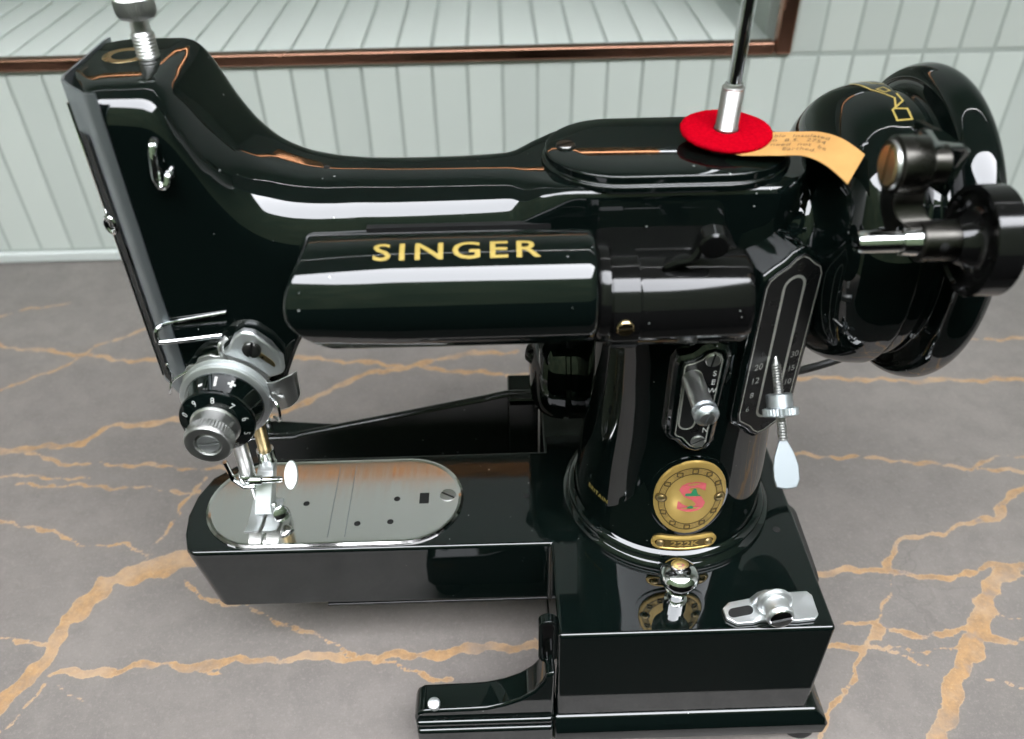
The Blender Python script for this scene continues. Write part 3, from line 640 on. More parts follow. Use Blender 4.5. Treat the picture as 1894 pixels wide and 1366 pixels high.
# ---- tension unit
tc0 = V((-9.24, 22.3, 15.95)); td = V((-.03, -1, 0)).normalized()
def tp(u, v, t): return tc0+td*t+V((1, -.03, 0))*u+V((0, 0, 1))*v
mb = MB(); mb.lathe(tc0, td, [(-.1, 1.5), (.25, 1.5), (.3, 1.4)], n=48); tens = put('tension_unit', mb, 'chrome', mc)
for t, r_ in ((.45, 1.52), (.62, 1.46), (.80, 1.50)):
    mb = MB(); mb.lathe(tc0, td, [(t-.02, .5), (t+.0, r_-.06), (t+.035, r_), (t+.07, r_-.05), (t+.09, .5)], n=56); put('tension_disc', mb, 'bright', tens, smooth=40)
mb = MB(); mb.lathe(tc0, td, [(.85, 1.20), (.92, 1.30), (1.02, 1.29), (1.5, 1.08), (1.62, 1.08)], n=56); drum = put('dial_drum', mb, 'enamel', tens)
mb = MB(); mb.lathe(tc0, td, [(1.6, 1.13), (1.66, 1.21), (1.80, 1.23), (1.86, 1.20), (2.02, .8), (2.02, .5)], n=64); dial = put('tension_dial', mb, 'enamel', tens)
def dialpt(an, rad, v):   # point on the sloping dial face
    rr_ = rad+v; t = 1.86+(1.20-rr_)*.16/.40+.006
    return tp(math.sin(an)*rr_, math.cos(an)*rr_, t)
for k, ch in enumerate('8765432109'):
    a0 = R(6)+k*2*pi/10
    lettering('numeral', ch, lambda u, v, a0=a0: dialpt(a0+u/.99, .99, v), 'white', dial, .27, 1.0, fat=.0)
def drumpt(u, v): # on the cone of the drum; u round, v along
    t = 1.25-v; rr_ = 1.29-(t-1.02)*.4375+.006
    return tp(math.sin(u/1.16)*rr_, math.cos(u/1.16)*rr_, t)
for ch, u0 in (('-', -.46), ('I', .05), ('+', .55)):
    lettering('mark', ch, lambda u, v, u0=u0: drumpt(u+u0, v), 'white', drum, .40, 1.1, fat=.02)
mb = MB(); mb.lathe(tc0, td, [(1.95, .80), (2.06, .80), (2.1, .75), (2.45, .73), (2.5, .74), (2.52, .775, .03), (2.82, .775, .03), (2.86, .76), (2.95, .71), (2.97, .66), (2.93, .44), (2.6, .41), (2.6, .1)], n=96); kn = put('tension_knob', mb, 'nickel', tens)
slot_screw('screw', tp(0, 0, 2.62), td, .38, .26, kn, 'bright', (1, 0, .12), slot=.1)
# notched guard plate behind the dial and the spring
arc = [(1.58*math.sin(a), 1.58*math.cos(a)) for a in np.linspace(R(-75), R(70), 26)]
inn = [(1.05*math.sin(a), 1.05*math.cos(a)) for a in np.linspace(R(70), R(-75), 26)]
for i in (6, 7, 12, 13, 17): arc[i] = (arc[i][0]*.94, arc[i][1]*.94)
mb = MB(); mb.prism((arc+inn), lambda u, v: tp(u, v, .18), lambda u, v: tp(u, v, .30)); put('guard_plate', mb, 'nickel', tens, bevel=.03)
mb = MB(); mb.tube(smooth_path([tp(.15, 1.3, .3), tp(.12, 1.75, .35), tp(.16, 2.0, .3), tp(.3, 2.1, .1)]), .1, 8); put('stop_pin', mb, 'nickel', tens)
mb = MB(); mb.tube(smooth_path([tp(-1.2, .9, .3), tp(-1.75, .55, .35), tp(-1.95, .2, .4), tp(-2.05, -.05, .3), tp(-1.9, .6, .1), tp(-2.0, .9, .0), tp(-1.95, 1.0, .05)]), .035, 6); put('check_spring', mb, 'chrome', tens)
# bracket with screw, and beak shaped thread guide, right of the dial
br = [(0.05, 1.62), (.35, 1.85), (.62, 2.3), (.95, 2.52), (1.3, 2.45), (1.75, 2.0), (2.05, 1.4), (2.0, .8), (1.5, .6), (.9, 1.2)]
mb = MB(); mb.prism(br[::-1], lambda u, v: tp(u, v, .02), lambda u, v: tp(u, v, .38)); bk = put('bracket', mb, 'bright', tens, bevel=.12)
slot_screw('screw', tp(1.15, 1.85, .36), td, .3, .16, bk, 'screw', (.3, 0, 1))
mb = MB(); mb.prism(stadium(0, 0, .34, .13, 6), lambda u, v: tp(1.55+u*.7, 1.42-u*.7+v, .385), lambda u, v: tp(1.55+u*.7, 1.42-u*.7+v, .40)); put('slot', mb, 'brass', bk)
be = [(1.38, .5, .5), (1.75, .72, .72), (2.15, 1.0, .85), (2.42, 1.12, .8), (2.5, 1.05, .6)]
lo = [(1.42, -.62, .5), (1.8, -.45, .72), (2.15, -.22, .85), (2.4, .0, .8), (2.46, .1, .6)]
mb = MB(); hi_s, lo_s = smooth_path(be, 5), smooth_path(lo, 5)
A = [[tp(*a), tp(*b), tp(b[0], b[1], b[2]-.07), tp(a[0], a[1], a[2]-.07)] for a, b in zip(hi_s, lo_s)]
mb.loft(A); put('thread_beak', mb, 'nickel', tens, smooth=50, bevel=.02)
mb = MB(); mb.tube(smooth_path([tp(1.4, .05, .6), tp(1.75, -.1, .95), tp(1.7, -.75, .95), tp(1.4, -.9, .6)]), .05, 8); put('thread_loop', mb, 'chrome', tens)

# ---- needle bar, presser bar, clamp, foot
mb = MB(); mb.lathe((-10.45, 24.3, 9.7), (0, 0, 1), [(-.12, .24), (0, .3), (6, .3)], n=28); nb = put('needle_bar', mb, 'nickel', mc)
mb = MB(); mb.lathe((-10.5, 24.3, 9.25), (0, 0, 1), [(0, .2), (.1, .34), (.5, .36), (.6, .3)], n=24); put('needle_clamp', mb, 'chrome', nb, bevel=.03)
mb = MB(); mb.tube([(-11.1, 24.0, 10.7), (-10.98, 24.0, 9.7), (-10.6, 23.9, 9.4), (-10.1, 23.9, 9.35)], .1, 10); put('thread_guide', mb, 'chrome', nb)
mb = MB(); mb.lathe((-10.3, 24.0, 9.62), (1, 0, .03), [(0, .2), (.45, .2), (.5, .13), (1.2, .13), (1.3, .1)], n=18); cs_ = put('clamp_screw', mb, 'chrome', nb)
mb = MB(); q = [(.28*math.cos(a)*(1.0), .52*math.sin(a)) for a in np.linspace(0, 2*pi, 25)[:-1]]
mb.prism(q, lambda u, v: (-8.62+u, 23.92+v*.8, 9.95+v*.8), lambda u, v: (-8.60+u, 24.02+v*.8, 9.86+v*.8)); put('thumb_wing', mb, 'bright', cs_, bevel=.04)
mb = MB(); mb.lathe((-10.45, 24.3, 9.3), (0, 0, -1), [(0, .07), (1.3, .055), (1.65, .012)], n=12); put('needle', mb, 'chrome', nb)
mb = MB(); mb.lathe((-9.98, 25.5, 9.0), (0, 0, 1), [(0, .26), (6.4, .26)], n=24); pb = put('presser_bar', mb, 'brass', mc)
mb = MB(); mb.lathe((-9.98, 25.5, 9.2), (0, 0, 1), [(0, .36), (.75, .36)], n=24); put('collar', mb, 'chrome', pb, bevel=.04)
mb = MB(); mb.loft([[(-10.3, 24.9, 9.3), (-9.6, 24.9, 9.3), (-9.6, 25.6, 9.3), (-10.3, 25.6, 9.3)], [(-10.45, 23.9, 8.2), (-9.75, 23.9, 8.2), (-9.7, 24.9, 8.2), (-10.35, 24.9, 8.2)], [(-10.45, 23.7, 7.9), (-9.7, 23.7, 7.9), (-9.7, 24.5, 7.8), (-10.4, 24.5, 7.8)]])
ft = put('presser_foot', mb, 'bright', pb, bevel=.06)
for sx in (-1, 1):
    A = []
    for y, z, w_ in ((24.6, 7.85, .34), (24.0, 7.72, .36), (23.3, 7.72, .34), (22.85, 7.86, .32), (22.6, 8.1, .24)):
        cx = -10.02+sx*.36
        A.append([(cx-w_*.85, y, z-.06), (cx+w_*.85, y, z-.06), (cx+w_*.85, y, z+.08), (cx-w_*.85, y, z+.08)])
    mb = MB(); mb.loft(A); put('toe', mb, 'bright', ft, bevel=.03, smooth=60)
mb = MB(); mb.lathe((-10.35, 24.1, 8.05), (1, 0, 0), [(0, .13), (.75, .13)], n=14); put('hinge_pin', mb, 'nickel', ft)
mb = MB(); mb.lathe((-9.4, 23.75, 8.0), (.4, -.6, .35), [(0, .2), (.2, .34), (.34, .34), (.4, .2)], n=18); put('screw', mb, 'chrome', ft)

# ---- needle plate
NPx, NPy = -7.27, 24.72
npl = [stadium(NPx, NPy, 5.44, 2.44, 20), stadium(NPx, NPy, 5.34, 2.34, 20)]
mb = MB(); mb.loft([[(u, v, BT-.05) for u, v in npl[0]], [(u, v, BT+.06) for u, v in npl[0]], [(u, v, BT+.11) for u, v in npl[1]], [(u, v, BT+.085) for u, v in stadium(NPx, NPy, 5.24, 2.24, 20)]])
npo = put('needle_plate', mb, 'steel', mc, smooth=8)
ZP = BT+.085
for x, y in ((-8.5, 24.6), (-4.66, 24.72), (-6.2, 23.4), (-4.84, 23.45)):
    mb = MB(); mb.lathe((x, y, ZP+.002), (0, 0, 1), [(0, .135), (.006, .12)], n=16); put('plate_hole', mb, 'black', npo)
mb = MB(); mb.box(-3.7, -3.3, 24.42, 25.02, ZP+.002, ZP+.01); put('square_hole', mb, 'black', npo)
slot_screw('screw', (-2.5, 24.85, ZP-.03), (0, 0, 1), .34, .06, npo, 'nickel', (1, -.6, 0))
for xx in (-7.35, -6.65):
    mb = MB(); mb.box(xx, xx+.03, 22.7, 26.75, ZP+.002, ZP+.008); put('slide_seam', mb, 'pewter', npo)
mb = MB(); mb.box(-10.6, -9.5, 23.9, 24.6, ZP-.02, ZP+.03)
for i in range(6): mb.box(-10.5+i*.17, -10.42+i*.17, 23.95, 24.55, ZP+.03, ZP+.08)
put('feed_teeth', mb, 'nickel', npo)

# ---- lamp: shade with gold lettering, socket, clip and switch
LY, LZ, LR = 20.6, 20.72, 1.66
zl = pchip([-1.7, -1.5, -1.15, -.7, -.2, .3, .8, 1.3, 1.7], [-4.4, -4.62, -5.02, -5.46, -5.82, -5.96, -5.9, -5.7, -5.42])
N = 72
def lampsec(f, r_, left=None):
    q = []
    for i in range(N):
        a = 2*pi*i/N; zz = LR*math.sin(a)
        q.append((f(zz), LY+r_*math.cos(a), LZ+r_*math.sin(a)))
    return q
mb = MB(); mb.loft([lampsec(lambda z: zl(z)-.10, LR*.55), lampsec(lambda z: zl(z)-.06, LR*.82), lampsec(lambda z: zl(z), LR*.945), lampsec(lambda z: zl(z)+.06, LR*.98), lampsec(lambda z: zl(z)+.16, LR), lampsec(lambda z: -3, LR), lampsec(lambda z: 2.45, LR),
  lampsec(lambda z: 2.6, LR*.985), lampsec(lambda z: 2.68, LR*.95), lampsec(lambda z: 2.7, LR*.8)])
shade = put('lamp_shade', mb, 'enamel', mc, smooth=60)
def onlamp(u, v):
    a = R(33.4+38.0)+v/LR
    return (-1.2+u, LY-(LR+.006)*math.cos(a), LZ+(LR+.006)*math.sin(a))
lettering('lettering', 'SINGER', onlamp, 'decal', shade, .86, 1.36, 1.24, .011, step=.04)
mb = MB(); mb.lathe((2.65, LY+.03, LZ-.22), (1, 0, 0), [(0, 1.4), (.12, 1.5), (.3, 1.52), (.42, 1.5)], n=56); sock = put('lamp_socket', mb, 'satin', mc)
mb = MB(); mb.lathe((3.05, LY+.13, LZ-.55), (1, 0, 0), [(0, 1.4), (.06, 1.46), (.85, 1.46), (.92, 1.42), (.96, 1.42), (3.95, 1.42), (4.12, 1.35), (4.18, 1.15)], n=64); put('socket_body', mb, 'satin', sock, smooth=30)
mb = MB(); mb.lathe((3.14, LY+.13, LZ-.55), (1, 0, 0), [(0, 1.43), (.02, 1.50), (.78, 1.50), (.8, 1.43)], n=64, caps=(False, False)); put('clip_band', mb, 'satin', sock, smooth=30)
slot_screw('screw', (3.5, LY+.13-1.47, LZ-.57), (0, -1, 0), .25, .12, sock, 'brass', (1, 0, .1))
mb = MB(); mb.box(2.9, 7.0, 20.95, 22.9, 20.2, 21.58); put('socket_mount', mb, 'satin', sock, bevel=.25, seg=4)
sw = put('switch_lever', MB().tube(smooth_path([(4.75, 20.3, 21.55), (5.0, 20.2, 21.75), (5.35, 20.1, 21.9), (5.6, 20.1, 22.3), (5.85, 20.15, 22.6)]), .17, 10, 1.6), 'satin', sock)
mb = MB(); mb.lathe((5.85, 19.75, 22.35), (.05, 1, .1), [(0, .1), (.02, .36), (.08, .42), (.5, .44), (.56, .4), (.6, .1)], n=36); put('switch_knob', mb, 'satin', sw)

# ---- motor behind the pillar and the cable
mb = MB(); mb.lathe((1.15, 29.0, 11.6), (1, 0, 0), [(0, 1.2), (.1, 1.8), (.45, 2.35), (.9, 2.6), (1.4, 2.68), (1.45, 2.6), (1.6, 2.6), (1.65, 2.68), (7, 2.68), (8, 2.3)], n=64); motor = put('motor', mb, 'enamel', mc, smooth=40)
mb = MB(); mb.lathe((1.05, 28.2, 12.6), (1, -.4, 0), [(0, .35), (.3, .5), (.5, .5)], n=28); put('brush_cap', mb, 'satin', motor, bevel=.05)
mb = MB(); mb.tube(smooth_path([(10.0, 25.5, 13.0), (12.6, 27.2, 12.0), (14.5, 27.8, 12.15), (16.5, 28.3, 12.8)]), .17, 10); put('cable', mb, 'rubber', motor)

# ---- stitch length plate on the front right corner
ca, sa = math.cos(R(20)), math.sin(R(20))
SP = V((9.02, 21.46, 0)); su = V((ca, sa, 0)); sn = V((sa, -ca, 0))
def sl(u, z, w_): return SP+su*u+V((0, 0, z))+sn*w_
ol = [(-.2, 13.86), (.12, 13.92), (.38, 14.1), (.66, 14.28), (.86, 14.5), (.92, 14.9), (.98, 20.2), (.86, 20.5), (.58, 20.7), (.34, 20.92), (.08, 21.06), (-.2, 20.98), (-.42, 20.76), (-.74, 20.6), (-1.04, 20.4), (-1.14, 20.1), (-1.2, 15.05), (-1.12, 14.72), (-.86, 14.5), (-.62, 14.3), (-.44, 14.05)]
big = offset_poly(ol, -.2); mid_ = offset_poly(ol, -.06)
mb = MB(); mb.loft([[sl(u*1.05, z, -2.2) for u, z in big], [sl(u, z, -.12) for u, z in big], [sl(u, z, -.02) for u, z in mid_]])
boss = put('stitch_boss', mb, 'enamel', mc, bevel=.07)
mb = MB(); mb.prism(ol, lambda u, z: sl(u, z, -.05), lambda u, z: sl(u, z, .0)); spl = put('stitch_plate', mb, 'plate', mc, bevel=.02)
mb = MB(); mb.ring(offset_poly(ol, .06), offset_poly(ol, .095), lambda u, z: sl(u, z, .001), lambda u, z: sl(u, z, .006)); put('border', mb, 'etch', spl)
so_, si_ = stadium(-.04, 17.48, 2.86, .42, 10, True), stadium(-.04, 17.48, 2.77, .33, 10, True)
mb = MB(); mb.ring(so_, si_, lambda u, z: sl(u, z, .001), lambda u, z: sl(u, z, .012)); put('slot_edge', mb, 'etch', spl)
mb = MB(); mb.prism(si_, lambda u, z: sl(u, z, .001), lambda u, z: sl(u, z, .004)); put('slot', mb, 'black', spl)
for s_, u0, z0, sz in (('20', -.74, 17.0, .40), ('12', -.77, 16.42, .40), ('8', -.78, 15.8, .38), ('6', -.84, 15.2, .36), ('30', .62, 17.15, .38), ('15', .62, 16.55, .36), ('10', .60, 15.98, .38)):
    lettering('numeral', s_, lambda u, v, u0=u0, z0=z0: sl(u+u0, z0+v, .005), 'grey_fill', spl, sz*.88, .95)
slot_screw('screw', sl(.05, 20.62, -.02), sn, .14, .04, spl, 'screw', (1, 0, .6))
# lever with thumb nut and paddle
la = V((8.9, 21.35, 17.12)); ld = (V((9.08, 19.3, 14.66))-la).normalized()
mb = MB(); prof = [(-.2, .05), (0, .1)]
i = .1
while i < 2.6: prof += [(i, .135), (i+.045, .165)]; i += .09
mb.lathe(la, ld, prof, n=18); lv = put('stitch_lever', mb, 'nickel', mc)
mb = MB(); mb.lathe(la, ld, [(1.05, .36), (1.1, .42), (1.5, .42), (1.52, .5), (1.54, .57, .03), (1.76, .57, .03), (1.8, .5), (1.84, .2)], n=64); put('thumb_nut', mb, 'zinc', lv)
pu = V((1, 0, 0)); pu = (pu-ld*pu.dot(ld)).normalized(); pn = pu.cross(ld)
if pn.y > 0: pn = -pn
pr = [(a, b+.24) for a, b in [(-.09, 2.25), (-.18, 2.45), (-.34, 2.85), (-.41, 3.2), (-.42, 3.55), (-.36, 3.85), (-.05, 3.93), (.3, 3.9), (.42, 3.65), (.43, 3.2), (.33, 2.8), (.17, 2.45), (.09, 2.25)]]
mb = MB(); mb.prism(pr, lambda u, v: la+ld*v+pu*u-pn*.05, lambda u, v: la+ld*v+pu*u+pn*.05); put('paddle', mb, 'pewter', lv, bevel=.035)

# ---- drop feed plate
DY = 20.98
def df(u, z, w_): return V((u, DY-w_, z))
dp = [(5.86, 14.28), (6.06, 14.2), (6.2, 14.02), (6.38, 13.8), (6.62, 13.7), (6.84, 13.78), (6.95, 14.0), (7.05, 17.6), (6.94, 17.82), (6.72, 17.92), (6.5, 17.84), (6.34, 17.64), (6.1, 17.5), (5.84, 17.44), (5.78, 17.3), (5.78, 14.4)]
bg_ = offset_poly(dp, -.3); md_ = offset_poly(dp, -.12)
mb = MB(); mb.loft([[df(u, z, -1.2) for u, z in offset_poly(dp, -.42)], [df(u, z, -.12) for u, z in bg_], [df(u, z, .04) for u, z in md_]]); put('feed_boss', mb, 'enamel', mc, bevel=.07)
mb = MB(); mb.prism(dp, lambda u, z: df(u, z, .03), lambda u, z: df(u, z, .06)); dpl = put('feed_plate', mb, 'plate', mc, bevel=.015)
mb = MB(); mb.ring(offset_poly(dp, .03), offset_poly(dp, .065), lambda u, z: df(u, z, .062), lambda u, z: df(u, z, .068)); put('border', mb, 'etch', dpl)
mb = MB(); mb.ring(stadium(6.16, 15.9, 1.3, .3, 8, True), stadium(6.16, 15.9, 1.24, .24, 8, True), lambda u, z: df(u, z, .062), lambda u, z: df(u, z, .075)); put('slot_edge', mb, 'etch', dpl)
mb = MB(); mb.prism(stadium(6.16, 15.9, 1.24, .24, 8, True), lambda u, z: df(u, z, .062), lambda u, z: df(u, z, .066)); put('slot', mb, 'black', dpl)
slot_screw('screw', df(6.7, 17.58, .04), (0, -1, 0), .25, .08, dpl, 'nickel', (.15, 0, 1))
slot_screw('screw', df(6.64, 14.06, .04), (0, -1, 0), .25, .08, dpl, 'nickel', (1, 0, .6))
for ch, z0 in (('S', 17.02), ('E', 16.66), ('W', 16.3), ('N', 14.55)): lettering('letter', ch, lambda u, v, z0=z0: df(6.83+u, z0+v, .064), 'white', dpl, .3, .9, fat=.004)
lettering('letter', '+', lambda u, v: df(6.6+u, 16.35+v, .064), 'white', dpl, .3, .9, fat=.004)
dl0 = V((6.12, 20.95, 16.85)); dl1 = V((6.22, 19.05, 16.80)); dd = (dl1-dl0).normalized()
mb = MB(); mb.lathe(dl0, dd, [(0, .34), (1.5, .34)], n=32); dk = put('feed_lever', mb, 'nickel', dpl)
mb = MB(); mb.lathe(dl0, dd, [(1.45, .30), (1.5, .37), (1.55, .40), (1.62, .37), (1.66, .40), (1.74, .38), (1.8, .40), (1.88, .36), (1.94, .28)], n=32); put('feed_knob', mb, 'zinc', dk)
slot_screw('screw', dl0+dd*1.9, dd, .25, .07, dk, 'nickel', (.25, 0, 1))

# ---- badge and model plaque, following the curve of the pillar
BZ = 11.08
def bad(u, v, w_): return onpillar(u-.02, BZ+v, w_)
def oval(a, b, n=48): return [(a*math.cos(2*pi*i/n), b*math.sin(2*pi*i/n)) for i in range(n)]
def skin(polys_w, name, material, parent):
    """concentric outlines from rim to centre laid on the pillar"""
    mb = MB(); mb.loft([[bad(u, v, w_) for u, v in p] for p, w_ in polys_w], caps=(False, True)); return put(name, mb, material, parent, smooth=50)
mbx = [(oval(1.56, 2.0), -.05), (oval(1.53, 1.97), .10), (oval(1.42, 1.86), .12)]
skin([(oval(1.56, 2.02), -.08), (oval(1.54, 1.99), .05), (oval(1.46, 1.9), .06)], 'badge_seat', 'enamel', pillar)
badge = skin([(oval(1.36, 1.82), 0), (oval(1.34, 1.8), .12), (oval(1.30, 1.75), .145)]+[(oval(1.3*k, 1.75*k), .145+.02*(1-k)) for k in (.95, .86, .75, .6, .45, .3, .15)], 'badge', 'gold', mc)
def band(a0, a1, w_, name, material, parent):
    mb = MB(); A = mb.verts([bad(u, v, w_) for u, v in oval(1.3*a0, 1.75*a0)]); B = mb.verts([bad(u, v, w_) for u, v in oval(1.3*a1, 1.75*a1)]); mb.bridge(A, B); return put(name, mb, material, parent)
band(.90, .872, .156, 'line', 'gold_dark', badge); band(.735, .71, .164, 'line', 'gold_dark', badge)
mb = MB()
for i in range(48):         # shaded key-pattern band between the two lines
    a = 2*pi*(i+.5)/48
    for k0, k1 in ((.855, .835), (.81, .79), (.77, .75)):
        if i % 6 != 0:
            A = [((1.3*k)*math.cos(b), (1.75*k)*math.sin(b)) for k, b in ((k0, a-.055), (k0, a+.055), (k1, a+.055), (k1, a-.055))]
            mb.face(mb.verts([bad(u, v, .158) for u, v in A]))
put('pattern', mb, 'gold_shade', badge)
for i in range(12):
    a = 2*pi*i/12+pi/2
    if i in (3, 9): continue
    c = (1.3*.805*math.cos(a), 1.75*.805*math.sin(a))
    mb = MB(); mb.ring([(c[0]+x*.115, c[1]+y*.115) for x, y in ((-1, -1), (1, -1), (1, 1), (-1, 1))], [(c[0]+x*.075, c[1]+y*.075) for x, y in ((-1, -1), (1, -1), (1, 1), (-1, 1))], lambda u, v: bad(u, v, .155), lambda u, v: bad(u, v, .185)); put('square', mb, 'gold_dark', badge)
for sx in (-1, 1):
    c = bad(sx*1.06, -.02, .13); n_ = V(bad(sx*1.06, -.02, 1.13))-V(c)
    mb = MB(); mb.lathe(c, n_, [(0, .23), (.04, .23), (.05, .17)], n=22); put('rivet_seat', mb, 'gold_dark', badge)
    mb = MB(); mb.lathe(c, n_, [(.02, .17), (.09, .15), (.13, .1), (.145, .03)], n=22); put('rivet', mb, 'brass', badge)
lettering('lettering', 'S', lambda u, v: bad(u+.02, v+.05, .172), 'badge_red', badge, 2.0, 1.14, fat=.05, step=.12)
fig = [(-.32, .30), (-.05, .32), (.0, .5), (.08, .62), (.17, .58), (.22, .42), (.30, .22), (.42, .18), (.42, .12), (-.32, .14), (-.34, .2)]
mb = MB(); mb.face(mb.verts([bad(u*.72, v*.8+.08, .18) for u, v in fig])); put('figure', mb, 'badge_green', badge)
mb = MB(); mb.face(mb.verts([bad(u*.8, v*.7-.38, .18) for u, v in ((-.14, -.06), (.12, -.08), (.16, .04), (.04, .12), (-.1, .06))])); put('figure', mb, 'badge_green', badge)
PZ = 8.62
def pla(u, v, w_): return onpillar(u+.0, PZ+v, w_)
def plq_line(k):    # outline morphing from rim to the inner field, same point count throughout
    q = dense(stadium(.04, 0, 1.24, .34, 8)); return [(.04+(u-.04)*(1-k*.115), v*(1-k*.38)) for u, v in q]
mb = MB(); mb.loft([[pla(u, v, w_) for u, v in plq_line(k)] for k, w_ in ((0, -.05), (0, .08), (.3, .11), (.85, .11), (1, .07))], caps=(True, False)); plq = put('model_plaque', mb, 'gold', mc, smooth=40)
mb = MB(); nx_ = 24; up_, dn_ = [], []
for i in range(nx_+1):
    u = -1.06+2.12*i/nx_; hv = .21*min(1, math.sqrt(max(0, 1-(max(0, abs(u)-.86)/.24)**2)))
    up_.append(pla(u+.04, hv, .076)); dn_.append(pla(u+.04, -hv, .076))
mb.bridge(mb.verts(up_), mb.verts(dn_), False); put('plaque_ground', mb, 'gold_dark', plq)
lettering('lettering', '222K', lambda u, v: pla(u+.04, v, .085), 'gold', plq, .36, 1.3, 1.05, .008)
for sx in (-1, 1):
    c = pla(.04+sx*.9, 0, .08); n_ = V(pla(.04+sx*.9, 0, 1))-V(c)
    mb = MB(); mb.lathe(c, n_, [(0, .16), (.07, .14), (.11, .08), (.12, .03)], n=18); put('rivet', mb, 'brass', plq)
lettering('lettering', 'BRITAIN', lambda u, v: onpillar(-3.75+u, 9.55+v-.55*u*0, .006), 'decal', pillar, .3, 1.0, 1.1)

# ---- lifter knob and slide clasp on the bed
mb = MB(); mb.lathe((6.22, 19.1, BT), (0, 0, 1), [(0, .42), (.3, .42), (.34, .32), (.8, .32), (.88, .44), (1.02, .48), (1.1, .42), (1.2, .42), (1.4, .64), (1.5, .71), (1.66, .72), (1.82, .66), (1.96, .5), (2.04, .28), (2.06, .05)], n=44); put('lifter_knob', mb, 'chrome', mc, smooth=45)
cl = [(7.95, 18.25), (8.3, 18.0), (8.9, 18.02), (9.2, 18.1), (10.6, 18.05), (11.2, 18.1), (11.38, 18.3), (11.4, 19.15), (11.25, 19.35), (10.0, 19.3), (9.0, 19.1), (8.2, 18.95), (7.92, 18.7)]
mb = MB(); mb.prism(cl, lambda u, v: (u, v, BT+.01), lambda u, v: (u, v, BT+.17)); clasp = put('clasp', mb, 'bright', mc, bevel=.05)
mb = MB(); mb.prism(stadium(8.55, 18.5, .48, .2, 8), lambda u, v: (u, v+(u-8.5)*.18, BT+.165), lambda u, v: (u, v+(u-8.5)*.18, BT+.178)); put('slot', mb, 'black', clasp)
mb = MB(); mb.loft([[(8.95, 18.75, BT+.15), (10.3, 18.75, BT+.15), (10.3, 19.1, BT+.15), (8.95, 19.1, BT+.15)], [(9.05, 18.6, BT+.8), (10.25, 18.6, BT+.8), (10.2, 18.9, BT+.8), (9.1, 18.9, BT+.8)], [(9.3, 18.55, BT+1.15), (10.0, 18.55, BT+1.15), (9.95, 18.75, BT+1.15), (9.35, 18.75, BT+1.15)]]); put('clasp_tab', mb, 'bright', clasp, bevel=.12)
ck = V((9.72, 18.62, BT+.62)); cd_ = V((.02, -1, .12)).normalized()
mb = MB(); mb.lathe(ck, cd_, [(0, .62), (.08, .66), (.2, .62), (.24, .5), (.3, .46), (.62, .46), (.66, .5), (.72, .52), (.8, .5), (.86, .44)], n=40); ckn = put('clasp_screw', mb, 'bright', clasp)
slot_screw('screw', ck+cd_*.84, cd_, .4, .1, ckn, 'chrome', (1, 0, .25))

# ---- balance wheel and its bell housing
WZ = 20.1
bell = [(8.9, 2.35), (9.4, 2.3), (9.65, 2.36), (9.85, 2.7), (10.05, 3.3), (10.3, 3.8), (10.65, 4.2), (11.1, 4.45), (11.55, 4.58), (12.0, 4.62), (12.08, 4.6), (12.13, 4.52), (12.16, 4.2)]
bp_ = pchip([p[0] for p in bell[:10]], [p[1] for p in bell[:10]])
bx = list(np.linspace(8.9, 12.0, 40))
mb = MB(); mb.lathe((0, Y0, WZ), (1, 0, 0), [(x, bp_(x)) for x in bx]+bell[10:], n=96); bellh = put('bell_housing', mb, 'enamel', mc, smooth=50)
wp = [(12.16, 3.0), (12.2, 4.1), (12.36, 4.3), (12.66, 4.36), (12.72, 4.29), (12.92, 4.29), (13.0, 4.42), (13.04, 4.62), (13.05, 4.76), (13.1, 4.86), (13.2, 4.97), (13.4, 5.08), (13.7, 5.15), (13.95, 5.1), (14.15, 4.95), (14.25, 4.7), (14.28, 4.4), (14.25, 3.9)]
wps = smooth_path([(a, b, 0) for a, b in wp], 3)
mb = MB(); mb.lathe((0, Y0, WZ), (1, 0, 0), [(p[0], p[1]) for p in wps]+[(14.0, 3.5), (14.0, .8), (14.4, .7), (14.4, .1)], n=128); put('balance_wheel', mb, 'enamel', mc, smooth=40)
def onbell(x, th, lift=.008):   # th: angle from the top towards the front
    r_ = bp_(x)+lift; return (x, Y0-r_*math.sin(th), WZ+r_*math.cos(th))
def ribbon(pts, w_, parent):
    mb = MB()
    for p, q in zip(pts, pts[1:]):
        p, q = V(p), V(q); d = (q-p).normalized(); n_ = V((-d.y, d.x))*w_/2; k = 5
        A = [p-d*w_/2+(q-p+d*w_)*i/k for i in range(k+1)]
        r1 = mb.verts([onbell(a.x+n_.x, (a.y+n_.y)/4.6) for a in A]); r2 = mb.verts([onbell(a.x-n_.x, (a.y-n_.y)/4.6, .0085) for a in A]); mb.bridge(r1, r2, False)
    return put('gold_line', mb, 'decal', parent)
ribbon([(11.32, -1.6), (11.37, -.9), (11.44, -.2), (11.87, .55), (11.72, 1.1), (12.04, 1.15), (12.04, 1.62), (11.62, 1.62), (11.62, 1.15), (12.04, .75), (12.02, .3)], .055, bellh)
ribbon([(11.60, -.2), (11.72, .1), (11.92, .05), (11.84, -.3), (11.62, -.2)], .045, bellh)
ribbon([(11.62, -1.6), (11.72, -.9), (11.97, -.6)], .045, bellh)

